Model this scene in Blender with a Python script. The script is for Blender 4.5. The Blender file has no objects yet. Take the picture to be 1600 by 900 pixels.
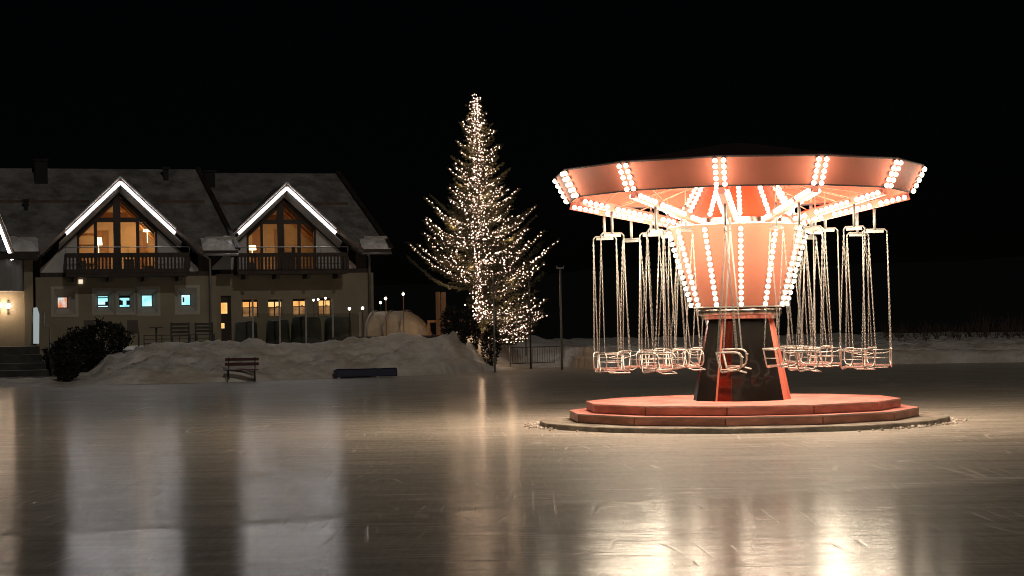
import bpy, bmesh, math, random
from mathutils import Vector, Matrix, noise as mnoise
random.seed(7)
PI = math.pi
S = bpy.context.scene
C = S.collection
R = math.radians
def rnd(a, b): return random.uniform(a, b)

# ------------------------------------------------------------------ camera
FPX, HOR = 3000.0, 512.0
CAM = Vector((0, 0, 1.7))
PITCH, ROLL = math.atan((HOR - 450) / FPX), R(1.0)
FW = Vector((0, math.cos(PITCH), math.sin(PITCH)))
UP0 = Vector((0, -math.sin(PITCH), math.cos(PITCH)))
RT0 = Vector((1, 0, 0))
RT = RT0 * math.cos(ROLL) - UP0 * math.sin(ROLL)
UP = RT0 * math.sin(ROLL) + UP0 * math.cos(ROLL)
cd = bpy.data.cameras.new('camera'); cam = bpy.data.objects.new('camera', cd); C.objects.link(cam)
cd.sensor_width = 36; cd.lens = 36 * FPX / 1600; cd.clip_end = 3000; cd.clip_start = 0.1
M = Matrix((RT, UP, -FW)).transposed().to_4x4(); M.translation = CAM
cam.matrix_world = M
S.camera = cam

def ray(px, py): return FW * FPX + RT * (px - 800) - UP * (py - 450)
def at(px, py, Y):                      # measured point of the place, from its pixel and its distance
    d = ray(px, py); return CAM + d * (Y / d.y)
def ground(px, py, z=0.0):
    d = ray(px, py); return CAM + d * ((z - CAM.z) / d.z)

# ------------------------------------------------------------------ materials
def nodes(name):
    m = bpy.data.materials.new(name); m.use_nodes = True
    nt = m.node_tree
    return m, nt, nt.nodes, nt.links, nt.nodes['Principled BSDF']
def mat(name, col, rough=0.6, metal=0.0, var=0.12, scale=3.0, bump=0.0, bscale=20.0, stretch=(1, 1, 1), spec=0.5, col2=None, detail=4, coat=0.0):
    m, nt, N, L, b = nodes(name)
    tc = N.new('ShaderNodeTexCoord'); mp = N.new('ShaderNodeMapping'); mp.inputs['Scale'].default_value = stretch
    L.new(tc.outputs['Object'], mp.inputs['Vector'])
    n = N.new('ShaderNodeTexNoise'); n.inputs['Scale'].default_value = scale; n.inputs['Detail'].default_value = detail
    L.new(mp.outputs[0], n.inputs['Vector'])
    r = N.new('ShaderNodeValToRGB')
    c1 = [c * (1 - var) for c in col]; c2 = col2 or [min(1, c * (1 + var)) for c in col]
    r.color_ramp.elements[0].position = .35; r.color_ramp.elements[1].position = .68
    r.color_ramp.elements[0].color = (*c1, 1); r.color_ramp.elements[1].color = (*c2, 1)
    L.new(n.outputs['Fac'], r.inputs['Fac']); L.new(r.outputs['Color'], b.inputs['Base Color'])
    b.inputs['Roughness'].default_value = rough; b.inputs['Metallic'].default_value = metal
    b.inputs['Specular IOR Level'].default_value = spec
    b.inputs['Coat Weight'].default_value = coat
    if bump:
        n2 = N.new('ShaderNodeTexNoise'); n2.inputs['Scale'].default_value = bscale; n2.inputs['Detail'].default_value = 5
        L.new(mp.outputs[0], n2.inputs['Vector'])
        bp = N.new('ShaderNodeBump'); bp.inputs['Strength'].default_value = bump; bp.inputs['Distance'].default_value = .05
        L.new(n2.outputs['Fac'], bp.inputs['Height']); L.new(bp.outputs['Normal'], b.inputs['Normal'])
    return m
def emis(name, col, strength):
    m = bpy.data.materials.new(name); m.use_nodes = True
    nt = m.node_tree; nt.nodes.clear()
    e = nt.nodes.new('ShaderNodeEmission'); o = nt.nodes.new('ShaderNodeOutputMaterial')
    e.inputs['Color'].default_value = (*col, 1); e.inputs['Strength'].default_value = strength
    nt.links.new(e.outputs[0], o.inputs[0]); return m
def emis_pattern(name, cols, strength, scale, stretch=(1, 1, 1)):
    m = bpy.data.materials.new(name); m.use_nodes = True
    nt = m.node_tree; N = nt.nodes; N.clear(); L = nt.links
    tc = N.new('ShaderNodeTexCoord'); mp = N.new('ShaderNodeMapping'); mp.inputs['Scale'].default_value = stretch
    n = N.new('ShaderNodeTexNoise'); n.inputs['Scale'].default_value = scale; n.inputs['Detail'].default_value = 3
    r = N.new('ShaderNodeValToRGB'); cr = r.color_ramp
    cr.elements[0].position = .32; cr.elements[0].color = (*cols[0], 1)
    cr.elements[1].position = .68; cr.elements[1].color = (*cols[-1], 1)
    for i, c in enumerate(cols[1:-1]):
        e = cr.elements.new(.32 + .36 * (i + 1) / (len(cols) - 1)); e.color = (*c, 1)
    e = N.new('ShaderNodeEmission'); e.inputs['Strength'].default_value = strength
    o = N.new('ShaderNodeOutputMaterial')
    L.new(tc.outputs['Object'], mp.inputs[0]); L.new(mp.outputs[0], n.inputs['Vector']); L.new(n.outputs['Fac'], r.inputs[0])
    L.new(r.outputs[0], e.inputs['Color']); L.new(e.outputs[0], o.inputs[0]); return m
def glass(name, tint=(1, 1, 1), refl=.08):
    m = bpy.data.materials.new(name); m.use_nodes = True
    nt = m.node_tree; N = nt.nodes; N.clear(); L = nt.links
    t = N.new('ShaderNodeBsdfTransparent'); t.inputs[0].default_value = (*tint, 1)
    g = N.new('ShaderNodeBsdfGlossy'); g.inputs['Roughness'].default_value = .02
    lw = N.new('ShaderNodeFresnel'); lw.inputs['IOR'].default_value = 1.4
    mx = N.new('ShaderNodeMixShader'); o = N.new('ShaderNodeOutputMaterial')
    L.new(lw.outputs[0], mx.inputs[0]); L.new(t.outputs[0], mx.inputs[1]); L.new(g.outputs[0], mx.inputs[2]); L.new(mx.outputs[0], o.inputs[0])
    return m

BULB = emis('bulb_glow', (1, .83, .60), 7.0)
FAIRY = emis('fairy_glow', (1, .67, .51), 3.2)
LED = emis('led_glow', (1, .97, .98), 5.0)
GLOBE = emis('globe_glow', (1, .88, .72), 8.0)
SHADE = emis('shade_glow', (1, .80, .42), 2.2)
SCONCE = emis('sconce_glow', (1, .72, .52), 22.0)
M_ = dict(
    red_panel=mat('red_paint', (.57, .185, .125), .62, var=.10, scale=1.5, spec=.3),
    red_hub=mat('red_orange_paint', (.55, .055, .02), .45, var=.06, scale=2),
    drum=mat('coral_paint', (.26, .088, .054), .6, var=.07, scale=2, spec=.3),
    red_deck=mat('red_deck_paint', (.70, .26, .215), .55, var=.22, scale=2.2, bump=.1, bscale=30),
    riser=mat('red_metal_riser', (.52, .24, .175), .42, metal=.3, var=.3, scale=2.5, stretch=(1, 1, 3)),
    hanger=mat('hanger_steel', (.16, .155, .14), .5, metal=.5),
    chimney_dark=mat('dark_chimney', (.012, .010, .009), .8),  # plain near-black colour so the chimneys stand out less
    edge=mat('pale_step_edge', (.62, .50, .42), .5, metal=.2, var=.2, scale=6),
    ceiling=mat('ceiling_red_paint', (.38, .095, .06), .5, var=.1),
    alu=mat('brushed_aluminium', (.62, .58, .52), .35, metal=.9, var=.15, scale=8),
    chrome=mat('collar_steel', (.35, .30, .26), .22, metal=1.0, var=.45, scale=14, stretch=(1, 1, .2)),
    steel=mat('chain_steel', (.36, .35, .32), .45, metal=.7, var=.2, scale=20),
    seat_steel=mat('seat_tube_steel', (.55, .53, .49), .42, metal=.6, var=.15, scale=10),
    seat_board=mat('seat_board_paint', (.45, .28, .24), .5, var=.2, scale=8),
    lacquer=mat('black_lacquer', (.012, .011, .010), .12, var=.2, scale=3, spec=.6),
    red_mirror=mat('polished_red_metal', (.24, .045, .03), .12, metal=.9, var=.1, scale=3),
    tarp=mat('dark_tarpaulin', (.05, .03, .03), .7, var=.2),
    concrete=mat('worn_concrete', (.30, .27, .22), .85, var=.35, scale=3.5, bump=.5, bscale=14),
    plaster=mat('beige_plaster', (.26, .228, .165), .9, var=.12, scale=.8, bump=.15, bscale=12),
    plaster_pale=mat('pale_plaster', (.40, .38, .33), .9, var=.06, scale=2),
    timber_dark=mat('dark_timber', (.030, .019, .013), .65, var=.4, scale=4, stretch=(1, 1, .15), bump=.2),
    timber_mid=mat('brown_timber', (.085, .045, .025), .6, var=.35, scale=4, stretch=(1, 1, .2)),
    timber_warm=mat('honey_timber', (.50, .26, .10), .6, var=.25, scale=3, stretch=(1, .2, 1)),
    gable_wall=mat('grey_gable_plaster', (.55, .53, .51), .9, var=.08, scale=2),
    room_wall=mat('cream_room_wall', (.72, .55, .33), .9, var=.05),
    room_door=mat('room_door_wood', (.42, .23, .11), .6, var=.15, scale=3, stretch=(3, 1, .4)),
    furniture=mat('room_furniture_cloth', (.10, .08, .07), .9),
    bed=mat('room_bed_linen', (.7, .6, .4), .9),
    gutter=mat('grey_zinc', (.30, .29, .28), .5, metal=.5, var=.15),
    dark_metal=mat('dark_metal', (.04, .04, .042), .5, metal=.4),
    galv=mat('galvanised_pole', (.26, .25, .23), .5, metal=.5, var=.15),
    bench_wood=mat('dark_red_bench_wood', (.075, .016, .016), .6, var=.3, scale=6),
    cover=mat('grey_green_cover_cloth', (.055, .055, .045), .85, var=.25, scale=2.5, bump=.3, bscale=4),
    navy=mat('navy_vinyl', (.008, .013, .045), .5, var=.2),
    tent=mat('pale_tent_sheet', (.42, .34, .24), .6, var=.2, scale=1.6, bump=.6, bscale=3),
    board=mat('sign_board_white', (.6, .62, .6), .3, var=.05),
    bark=mat('spruce_bark', (.09, .06, .04), .9, var=.3, scale=6, bump=.5),
    needles=mat('spruce_needles', (.048, .046, .019), .7, var=.45, scale=1.2),
    shrub=mat('dark_evergreen_shrub', (.009, .011, .007), .8, var=.4, scale=2),
    post_wood=mat('shelter_wood', (.22, .12, .06), .8, var=.3, scale=3, stretch=(1, 1, .15)),
    bay=mat('grey_bay_cladding', (.20, .20, .20), .5, var=.06),
    stone=mat('dark_step_stone', (.06, .057, .052), .8, var=.35, scale=2, bump=.4, bscale=10),
    hill=mat('dark_wooded_hill', (.0035, .0035, .005), .95, var=.6, scale=.05, bump=.5, bscale=.5),
    pane=glass('window_glass'),
    screen=glass('windbreak_glass', (.86, .88, .86)),
    blue1=emis_pattern('blue_white_lit_room', [(.20, .62, .68), (.38, .80, .84), (.62, .92, .95)], 1.15, 2.2),
    orange1=emis_pattern('screen_picture_light', [(.16, .55, .62), (.75, .75, .70), (.80, .26, .12), (.55, .12, .08)], .85, 2.6),
    warm_lit=emis_pattern('warm_lit_room', [(.85, .36, .08), (1, .58, .20), (1, .66, .28)], 1.0, 1.6),
    warm_dim=emis_pattern('warm_dim_room', [(.10, .045, .016), (.26, .13, .05), (.36, .19, .08)], .8, 3),
)

# snow (terrain + roof snow)
def snow_mat(name, c_clean, c_dirty, scale, bump=.6, lo=.38, hi=.62):
    m, nt, N, L, b = nodes(name)
    g = N.new('ShaderNodeNewGeometry')
    n = N.new('ShaderNodeTexNoise'); n.inputs['Scale'].default_value = scale; n.inputs['Detail'].default_value = 6; n.inputs['Roughness'].default_value = .65
    L.new(g.outputs['Position'], n.inputs['Vector'])
    r = N.new('ShaderNodeValToRGB'); r.color_ramp.elements[0].position = lo; r.color_ramp.elements[1].position = hi
    r.color_ramp.elements[0].color = (*c_dirty, 1); r.color_ramp.elements[1].color = (*c_clean, 1)
    L.new(n.outputs['Fac'], r.inputs[0]); L.new(r.outputs[0], b.inputs['Base Color'])
    b.inputs['Roughness'].default_value = .8; b.inputs['Specular IOR Level'].default_value = .25
    n2 = N.new('ShaderNodeTexNoise'); n2.inputs['Scale'].default_value = 2.6; n2.inputs['Detail'].default_value = 7
    L.new(g.outputs['Position'], n2.inputs['Vector'])
    bp = N.new('ShaderNodeBump'); bp.inputs['Strength'].default_value = bump; bp.inputs['Distance'].default_value = .25
    L.new(n2.outputs['Fac'], bp.inputs['Height']); L.new(bp.outputs['Normal'], b.inputs['Normal'])
    return m
SNOW = snow_mat('piled_snow', (.84, .82, .78), (.60, .54, .46), .55, bump=.6)
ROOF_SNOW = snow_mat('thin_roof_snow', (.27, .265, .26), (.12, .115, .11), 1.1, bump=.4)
SNOW_LUMP = snow_mat('eave_snow', (.82, .83, .84), (.55, .55, .55), 2.0)
SHAVED = snow_mat('ice_shavings', (.78, .74, .68), (.45, .40, .33), 4.0)

# ice
def ice_mat():
    m, nt, N, L, b = nodes('rink_ice')
    g = N.new('ShaderNodeNewGeometry')
    def mapped(scale, rotz=0, loc=(0, 0, 0)):
        mp = N.new('ShaderNodeMapping'); mp.inputs['Scale'].default_value = scale; mp.inputs['Rotation'].default_value = (0, 0, rotz); mp.inputs['Location'].default_value = loc
        L.new(g.outputs['Position'], mp.inputs[0]); return mp.outputs[0]
    def noise(v, s, d=4, r=.6):
        n = N.new('ShaderNodeTexNoise'); n.inputs['Scale'].default_value = s; n.inputs['Detail'].default_value = d; n.inputs['Roughness'].default_value = r
        L.new(v, n.inputs['Vector']); return n.outputs['Fac']
    def math_(op, a, bb=None, clamp=False):
        n = N.new('ShaderNodeMath'); n.operation = op; n.use_clamp = clamp
        for i, v in enumerate((a, bb)):
            if v is None: continue
            if isinstance(v, (int, float)): n.inputs[i].default_value = v
            else: L.new(v, n.inputs[i])
        return n.outputs[0]
    def rng(v, a, bb, c, d):
        n = N.new('ShaderNodeMapRange'); n.clamp = True
        L.new(v, n.inputs[0]); n.inputs[1].default_value = a; n.inputs[2].default_value = bb; n.inputs[3].default_value = c; n.inputs[4].default_value = d
        return n.outputs[0]
    def scratches(st, rotz, seedloc, count, width, mscale, lo):      # long thin skate cuts
        n = noise(mapped((st[0], st[1], 1), rotz, seedloc), 1.0, .6, .4)
        t = math_('ABSOLUTE', math_('SUBTRACT', math_('FRACT', math_('MULTIPLY', n, count)), .5))
        mask = rng(noise(mapped((mscale, mscale, mscale), rotz, seedloc), 1, 4), lo, lo + .10, 0, 1)
        return math_('MULTIPLY', rng(t, width * .35, width, 1, 0), mask)
    big = noise(mapped((.10, .07, .1)), 1, 4)
    mid = noise(mapped((.5, .35, .5)), 1, 6, .65)
    fine = noise(mapped((1.2, 6, 1)), 2.0, 6, .7)
    streak = noise(mapped((.22, 2.4, 1), R(4)), 1.0, 5, .65)
    s1 = scratches((.9, .06), .60, (3, 7, 0), 13, .075, .42, .56)
    s2 = scratches((.09, 1.1), .30, (11, 2, 0), 15, .10, .36, .53)
    s3 = scratches((.8, .07), -.75, (5, 19, 0), 13, .065, .48, .57)
    s4 = scratches((.07, 1.3), -.16, (25, 4, 0), 15, .11, .38, .53)
    sc = math_('MAXIMUM', math_('MAXIMUM', s1, s2), math_('MAXIMUM', s3, s4))
    # resurfaced pass: a smoother strip near the viewer, its border a line of shaved ice
    sep = N.new('ShaderNodeSeparateXYZ'); L.new(g.outputs['Position'], sep.inputs[0])
    wob = math_('MULTIPLY', math_('SUBTRACT', noise(mapped((.25, .25, .25), 0, (4, 4, 0)), 1, 3), .5), 1.6)
    yy = math_('ADD', math_('SUBTRACT', sep.outputs['Y'], math_('MULTIPLY', sep.outputs['X'], .42)), wob)
    wet = rng(yy, 17.9, 18.25, 1, 0)
    rim = math_('MULTIPLY', rng(math_('ABSOLUTE', math_('SUBTRACT', yy, 18.25)), 0, .28, 1, 0), noise(mapped((.8, 2, 1)), 1, 4))
    frost = math_('ADD', math_('MULTIPLY', rng(fine, .5, .8, 0, .45), rng(mid, .35, .7, .2, 1)), math_('ADD', rng(streak, .52, .75, 0, .4), math_('MULTIPLY', rim, .7)), True)
    frost = math_('ADD', frost, math_('MULTIPLY', sc, .6), True)
    mix = N.new('ShaderNodeMix'); mix.data_type = 'RGBA'
    mix.inputs['A'].default_value = (.10, .082, .06, 1); mix.inputs['B'].default_value = (.30, .265, .215, 1)
    tot = math_('ADD', math_('MULTIPLY', frost, .8), rng(big, .3, .7, 0, .22), True)
    L.new(tot, mix.inputs['Factor']); L.new(mix.outputs['Result'], b.inputs['Base Color'])
    ro = math_('ADD', math_('ADD', rng(mid, .3, .7, .105, .15), math_('MULTIPLY', frost, .08)), math_('MULTIPLY', wet, -.02))
    L.new(ro, b.inputs['Roughness'])
    h = math_('ADD', math_('ADD', math_('MULTIPLY', fine, .5), math_('MULTIPLY', streak, .8)), math_('MULTIPLY', sc, -.5))
    bp = N.new('ShaderNodeBump'); bp.inputs['Strength'].default_value = .5; bp.inputs['Distance'].default_value = .008
    L.new(h, bp.inputs['Height']); bpn = bp.outputs['Normal']; L.new(bpn, b.inputs['Normal'])
    b.inputs['IOR'].default_value = 1.31
    df = N.new('ShaderNodeBsdfPrincipled'); df.inputs['Roughness'].default_value = .58; df.inputs['IOR'].default_value = 1.31
    st2 = noise(mapped((.16, 3.2, 1), R(-3), (7, 3, 0)), 1.0, 8, .72); st3 = noise(mapped((.5, 1.1, 1), .2, (1, 8, 0)), 1.6, 9, .75)
    grain = noise(mapped((16, 2.2, 1), .1, (2, 2, 0)), 1.0, 4, .7)
    dv = math_('ADD', math_('ADD', math_('MULTIPLY', rng(st2, .32, .68, 0, 1), .42), math_('MULTIPLY', rng(st3, .35, .65, 0, 1), .36)), math_('MULTIPLY', rng(grain, .38, .66, 0, 1), .24))
    dm = N.new('ShaderNodeMix'); dm.data_type = 'RGBA'; dm.inputs['A'].default_value = (.30, .270, .215, 1); dm.inputs['B'].default_value = (.73, .69, .61, 1)
    L.new(math_('ADD', dv, math_('MULTIPLY', sc, .6), True), dm.inputs['Factor']); L.new(dm.outputs['Result'], df.inputs['Base Color'])
    L.new(bpn, df.inputs['Normal'])
    ms = N.new('ShaderNodeMixShader'); L.new(math_('ADD', math_('ADD', math_('MULTIPLY', frost, .30), math_('MULTIPLY', dv, .22)), math_('SUBTRACT', rng(big, .3, .7, .54, .70), math_('MULTIPLY', wet, .10)), True), ms.inputs[0])
    L.new(b.outputs[0], ms.inputs[1]); L.new(df.outputs[0], ms.inputs[2])
    L.new(ms.outputs[0], N['Material Output'].inputs['Surface'])
    return m
ICE = ice_mat()

# ------------------------------------------------------------------ mesh helpers
class MB:
    def __init__(s): s.v = []; s.f = []; s.mi = []; s.sm = []
    def add(s, vs, fs, mi=0, smooth=False):
        o = len(s.v); s.v += [tuple(v) for v in vs]
        for f in fs: s.f.append([i + o for i in f]); s.mi.append(mi); s.sm.append(smooth)
    def box(s, x0, x1, y0, y1, z0, z1, mi=0):
        s.add([(x0, y0, z0), (x1, y0, z0), (x1, y1, z0), (x0, y1, z0), (x0, y0, z1), (x1, y0, z1), (x1, y1, z1), (x0, y1, z1)],
              [(0, 3, 2, 1), (4, 5, 6, 7), (0, 1, 5, 4), (1, 2, 6, 5), (2, 3, 7, 6), (3, 0, 4, 7)], mi)
    def bar(s, p, q, w, h, up=(0, 0, 1), mi=0):
        p, q = Vector(p), Vector(q); d = (q - p).normalized(); u = Vector(up)
        x = d.cross(u); x = x.normalized() if x.length > 1e-5 else Vector((1, 0, 0)); y = x.cross(d).normalized()
        vs = [c + x * a * w / 2 + y * b * h / 2 for c in (p, q) for a, b in ((-1, -1), (1, -1), (1, 1), (-1, 1))]
        s.add(vs, [(0, 1, 2, 3), (7, 6, 5, 4), (0, 4, 5, 1), (1, 5, 6, 2), (2, 6, 7, 3), (3, 7, 4, 0)], mi)
    def tube(s, pts, r, n=8, closed=False, mi=0):
        pts = [Vector(p) for p in pts]; k = len(pts); rings = []
        rr = r if isinstance(r, (list, tuple)) else [r] * k
        ref = None
        for i, p in enumerate(pts):
            a = pts[i - 1] if (i or closed) else p; b = pts[(i + 1) % k] if (i < k - 1 or closed) else p
            d = (b - a).normalized()
            if ref is None: ref = Vector((0, 0, 1)) if abs(d.z) < .9 else Vector((1, 0, 0))
            x = d.cross(ref).normalized(); y = x.cross(d).normalized(); ref = y
            rings.append([p + (x * math.cos(2 * PI * j / n) + y * math.sin(2 * PI * j / n)) * rr[i] for j in range(n)])
        fs = []
        for i in range(k if closed else k - 1):
            a, b = i * n, ((i + 1) % k) * n
            for j in range(n): fs.append((a + j, a + (j + 1) % n, b + (j + 1) % n, b + j))
        if not closed: fs += [tuple(range(n))[::-1], tuple((k - 1) * n + j for j in range(n))]
        s.add([v for rg in rings for v in rg], fs, mi, True)
    def lathe(s, prof, n=32, mi=0, smooth=True, phase=0.0, cap=False):
        vs = [(r * math.sin(2 * PI * j / n + phase), -r * math.cos(2 * PI * j / n + phase), z) for r, z in prof for j in range(n)]
        fs = [(i * n + j, i * n + (j + 1) % n, (i + 1) * n + (j + 1) % n, (i + 1) * n + j) for i in range(len(prof) - 1) for j in range(n)]
        if cap: fs += [tuple(range(n))[::-1], tuple((len(prof) - 1) * n + j for j in range(n))]
        s.add(vs, fs, mi, smooth)
    def poly(s, pts, ext, mi=0, mi_side=None):      # extruded polygon (pts in order, ext = offset vector)
        n = len(pts); e = Vector(ext); a = [Vector(p) for p in pts]; b = [p + e for p in a]
        s.add(a + b, [tuple(range(n)), tuple(range(2 * n - 1, n - 1, -1))], mi)
        s.add(a + b, [(i, (i + 1) % n, n + (i + 1) % n, n + i) for i in range(n)], mi if mi_side is None else mi_side)
    def ball(s, c, r, sub=2, mi=0, squash=(1, 1, 1)):
        vs, fs = ICO[sub]; c = Vector(c)
        s.add([(c.x + v[0] * r * squash[0], c.y + v[1] * r * squash[1], c.z + v[2] * r * squash[2]) for v in vs], fs, mi, True)
    def mesh(s, name, mats):
        me = bpy.data.meshes.new(name); me.from_pydata(s.v, [], s.f)
        for m in (mats if isinstance(mats, (list, tuple)) else [mats]): me.materials.append(m)
        me.polygons.foreach_set('material_index', s.mi); me.polygons.foreach_set('use_smooth', s.sm)
        bm = bmesh.new(); bm.from_mesh(me); bmesh.ops.recalc_face_normals(bm, faces=bm.faces); bm.to_mesh(me); bm.free()
        me.update(); return me
    def build(s, name, mats, parent=None, loc=None):
        o = bpy.data.objects.new(name, s.mesh(name, mats)); C.objects.link(o)
        if parent: o.parent = parent
        if loc is not None: o.location = loc
        return o
def ico(sub):
    bm = bmesh.new(); bmesh.ops.create_icosphere(bm, subdivisions=sub, radius=1)
    r = ([tuple(v.co) for v in bm.verts], [tuple(v.index for v in f.verts) for f in bm.faces]); bm.free(); return r
ICO = {1: ico(1), 2: ico(2), 3: ico(3)}
def tag(o, label, cat, group=None, kind=None):
    if label: o['label'] = label
    if cat: o['category'] = cat
    if group: o['group'] = group
    if kind: o['kind'] = kind
    return o
def struct(o): o['kind'] = 'structure'; return o
def thing(name, label, cat, loc=(0, 0, 0), rz=0, group=None):
    o = bpy.data.objects.new(name, None); C.objects.link(o); o.location = loc; o.rotation_euler = (0, 0, rz)
    o.empty_display_size = .2
    return tag(o, label, cat, group)
def fbm(x, y, z=0, o=4): return mnoise.fractal(Vector((x, y, z)), 1.0, 2.0, o)
def sstep(a, b, x):
    t = max(0, min(1, (x - a) / (b - a))); return t * t * (3 - 2 * t)

# ------------------------------------------------------------------ ground, ice, snow banks
b = MB(); b.add([(-600, -200, -.4), (600, -200, -.4), (600, 900, -.4), (-600, 900, -.4)], [(0, 1, 2, 3)])
struct(b.build('ground', SNOW))
b = MB(); b.add([(-70, -40, 0), (70, -40, 0), (70, 84, 0), (-70, 84, 0)], [(0, 1, 2, 3)])
struct(b.build('ice_rink', ICE))
EDGE_PX = [(-500, 618), (0, 606), (130, 603), (360, 597), (600, 588.5), (690, 586), (770, 580), (830, 575), (890, 573.5), (930, 578), (1000, 575.5), (1200, 572.5), (1500, 567.5), (1900, 562)]
EDGE = [ground(*p) for p in EDGE_PX]
def edge_y(x):
    if x <= EDGE[0].x: return EDGE[0].y
    for p, q in zip(EDGE, EDGE[1:]):
        if x <= q.x: return p.y + (q.y - p.y) * (x - p.x) / (q.x - p.x)
    return EDGE[-1].y
XA, XB, XC = at(700, 560, 75).x, at(800, 560, 75).x, at(900, 560, 75).x     # left bank | fence gap | right bank
def terr(x, d):
    n1, n2, n3 = fbm(x * .35, d * .5, 1), fbm(x * 1.1, d * 1.3, 5), fbm(x * 2.8, d * 2.8, 9, 3)
    n4 = abs(fbm(x * 5.5, d * 5.5, 13, 3))
    rough = sstep(.2, 1.2, d)
    face = (.46 + .16 * fbm(x * .3, 3)) * sstep(0, .9 + .3 * n1, d)
    left = face + .74 * sstep(1.3, 5.2 + n1, d) + rough * (.24 * n1 * sstep(0, 3, d) + .27 * n2 + .13 * n3 + .07 * n4) * (1 - sstep(5.5, 8.5, d) * .9)
    mound = .5 * math.exp(-((x - at(720, 540, 76).x) / 1.3) ** 2) * sstep(1.5, 4, d) * (1 - sstep(6, 9, d))
    gap = .06 + .12 * sstep(0, 2, d) + .75 * sstep(2.6, 6.5, d) + rough * (.05 * n2 + .03 * n3) + .25 * sstep(6, 20, d)
    right = (.50 + .10 * n1) * sstep(0, .7, d) + .20 * sstep(2.2, 3.2, d) * (1 + .5 * n2) - .20 * sstep(1, 2.0, d) * (1 - sstep(2, 2.6, d)) + rough * (.06 * n2 + .05 * n3) + .10 * sstep(8, 30, d) * (1 + 1.5 * n1)
    wl = 1 - sstep(XA, XB, x); wr = sstep(XB + .8, XC + .4, x)
    h = left * wl + gap * (1 - wl) * (1 - wr) + right * wr + mound * .5
    bear = 800 + 3000 * x / max(20, edge_y(x) + d)                    # the bank runs out towards the entrance steps
    h *= .16 + .84 * (sstep(112, 225, bear + 25 * n2) if d < 7.5 else sstep(100, 130, bear))
    return h - .12 * (1 - sstep(-.1, .25, d))
ds = [-.6, -.2, 0] + [.16 * i for i in range(1, 60)] + [9.6 + .8 * i for i in range(1, 18)] + [26, 30, 36, 44, 54, 66]
xs = [-70, -55, -42, -34] + [-29 + .22 * i for i in range(0, 256)] + [30, 36, 44, 55, 70]
b = MB(); vs = []
for x in xs:
    ey = edge_y(x)
    for d in ds: vs.append((x, ey + d, terr(x, d)))
k = len(ds)
b.add(vs, [(i * k + j, (i + 1) * k + j, (i + 1) * k + j + 1, i * k + j + 1) for i in range(len(xs) - 1) for j in range(k - 1)], 0, True)
struct(b.build('snow_bank', SNOW))
def gz(x, y): return terr(x, y - edge_y(x))
# wooded hills behind, black at night
b = MB(); vs = []
hx = [-400 + 20 * i for i in range(41)]; hy = [128, 140, 160, 190, 230, 280, 340, 420]
for x in hx:
    for y in hy:
        t = (y - 128) / 290
        vs.append((x, y, -.2 + 13 * t * (1 + .5 * fbm(x * .008, y * .006, 2)) + 3.0 * fbm(x * .05, y * .05, 4) * min(1, t * 6)))
k = len(hy)
b.add(vs, [(i * k + j, (i + 1) * k + j, (i + 1) * k + j + 1, i * k + j + 1) for i in range(len(hx) - 1) for j in range(k - 1)], 0, True)
struct(b.build('hill', M_['hill']))

# ------------------------------------------------------------------ carousel
DC = 33.2
ax = at(1155.4, 506, DC); CX = ax.x
VIEW = math.atan2(CX, DC)                       # the camera's bearing as seen from the axis
def pol(r, th, z): return Vector((r * math.sin(th), -r * math.cos(th), z))
PH = R(-4.8) - VIEW; PD = R(2.5) - VIEW        # corner phase of canopy and of drum
car = thing('swing_carousel', 'red chain swing carousel with rows of lit round bulbs', 'carousel', (CX, DC, 0))
ring = [PH + i * PI / 6 for i in range(12)]
ringd = [PD + i * PI / 6 for i in range(12)]

# plinth and shaved ice around it
b = MB(); vs = []; n = 72
for zr, dr in ((0.0, .03), (.070, .012), (.080, 0.0)):
    for i in range(n):
        th = PH + 2 * PI * i / n
        poly12 = math.cos(PI / 12) / math.cos(((th - PH) % (PI / 6)) - PI / 12)
        r = 3.50 * (.5 + .5 * poly12) + dr + .05 * fbm(math.sin(th) * 3, math.cos(th) * 3, 3) + .015 * fbm(math.sin(th) * 14, math.cos(th) * 14, 6)
        p = pol(r, th, zr + .012 * fbm(math.sin(th) * 5, math.cos(th) * 5, 8) * (zr > 0)); vs.append(p)
fs = [(k * n + i, k * n + (i + 1) % n, (k + 1) * n + (i + 1) % n, (k + 1) * n + i) for k in range(2) for i in range(n)] + [tuple(2 * n + i for i in range(n))]
b.add(vs, fs)
pl = b.build('concrete_plinth', M_['concrete'], None, (CX, DC, 0))
tag(pl, 'rough grey concrete slab set in the ice under the carousel', 'plinth')
b = MB()
for i in range(260):
    th = (R(-85) + random.gauss(0, .32) if random.random() < .5 else R(70) + random.gauss(0, .38)) - VIEW
    r = 3.56 + abs(random.gauss(0, .10)); sz = rnd(.008, .036)
    p = pol(r, th, sz * .35)
    vv, ff = ICO[1]; a = rnd(0, 6)
    b.add([(p.x + v[0] * sz * rnd(.6, 1.5), p.y + v[1] * sz * rnd(.6, 1.5), max(.0, p.z + v[2] * sz * rnd(.5, 1.1))) for v in vv], ff)
tag(b.build('ice_shavings', SHAVED, None, (CX, DC, 0)), 'lumps of shaved ice heaped round the concrete slab', 'shaved ice', None, 'stuff')

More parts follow.
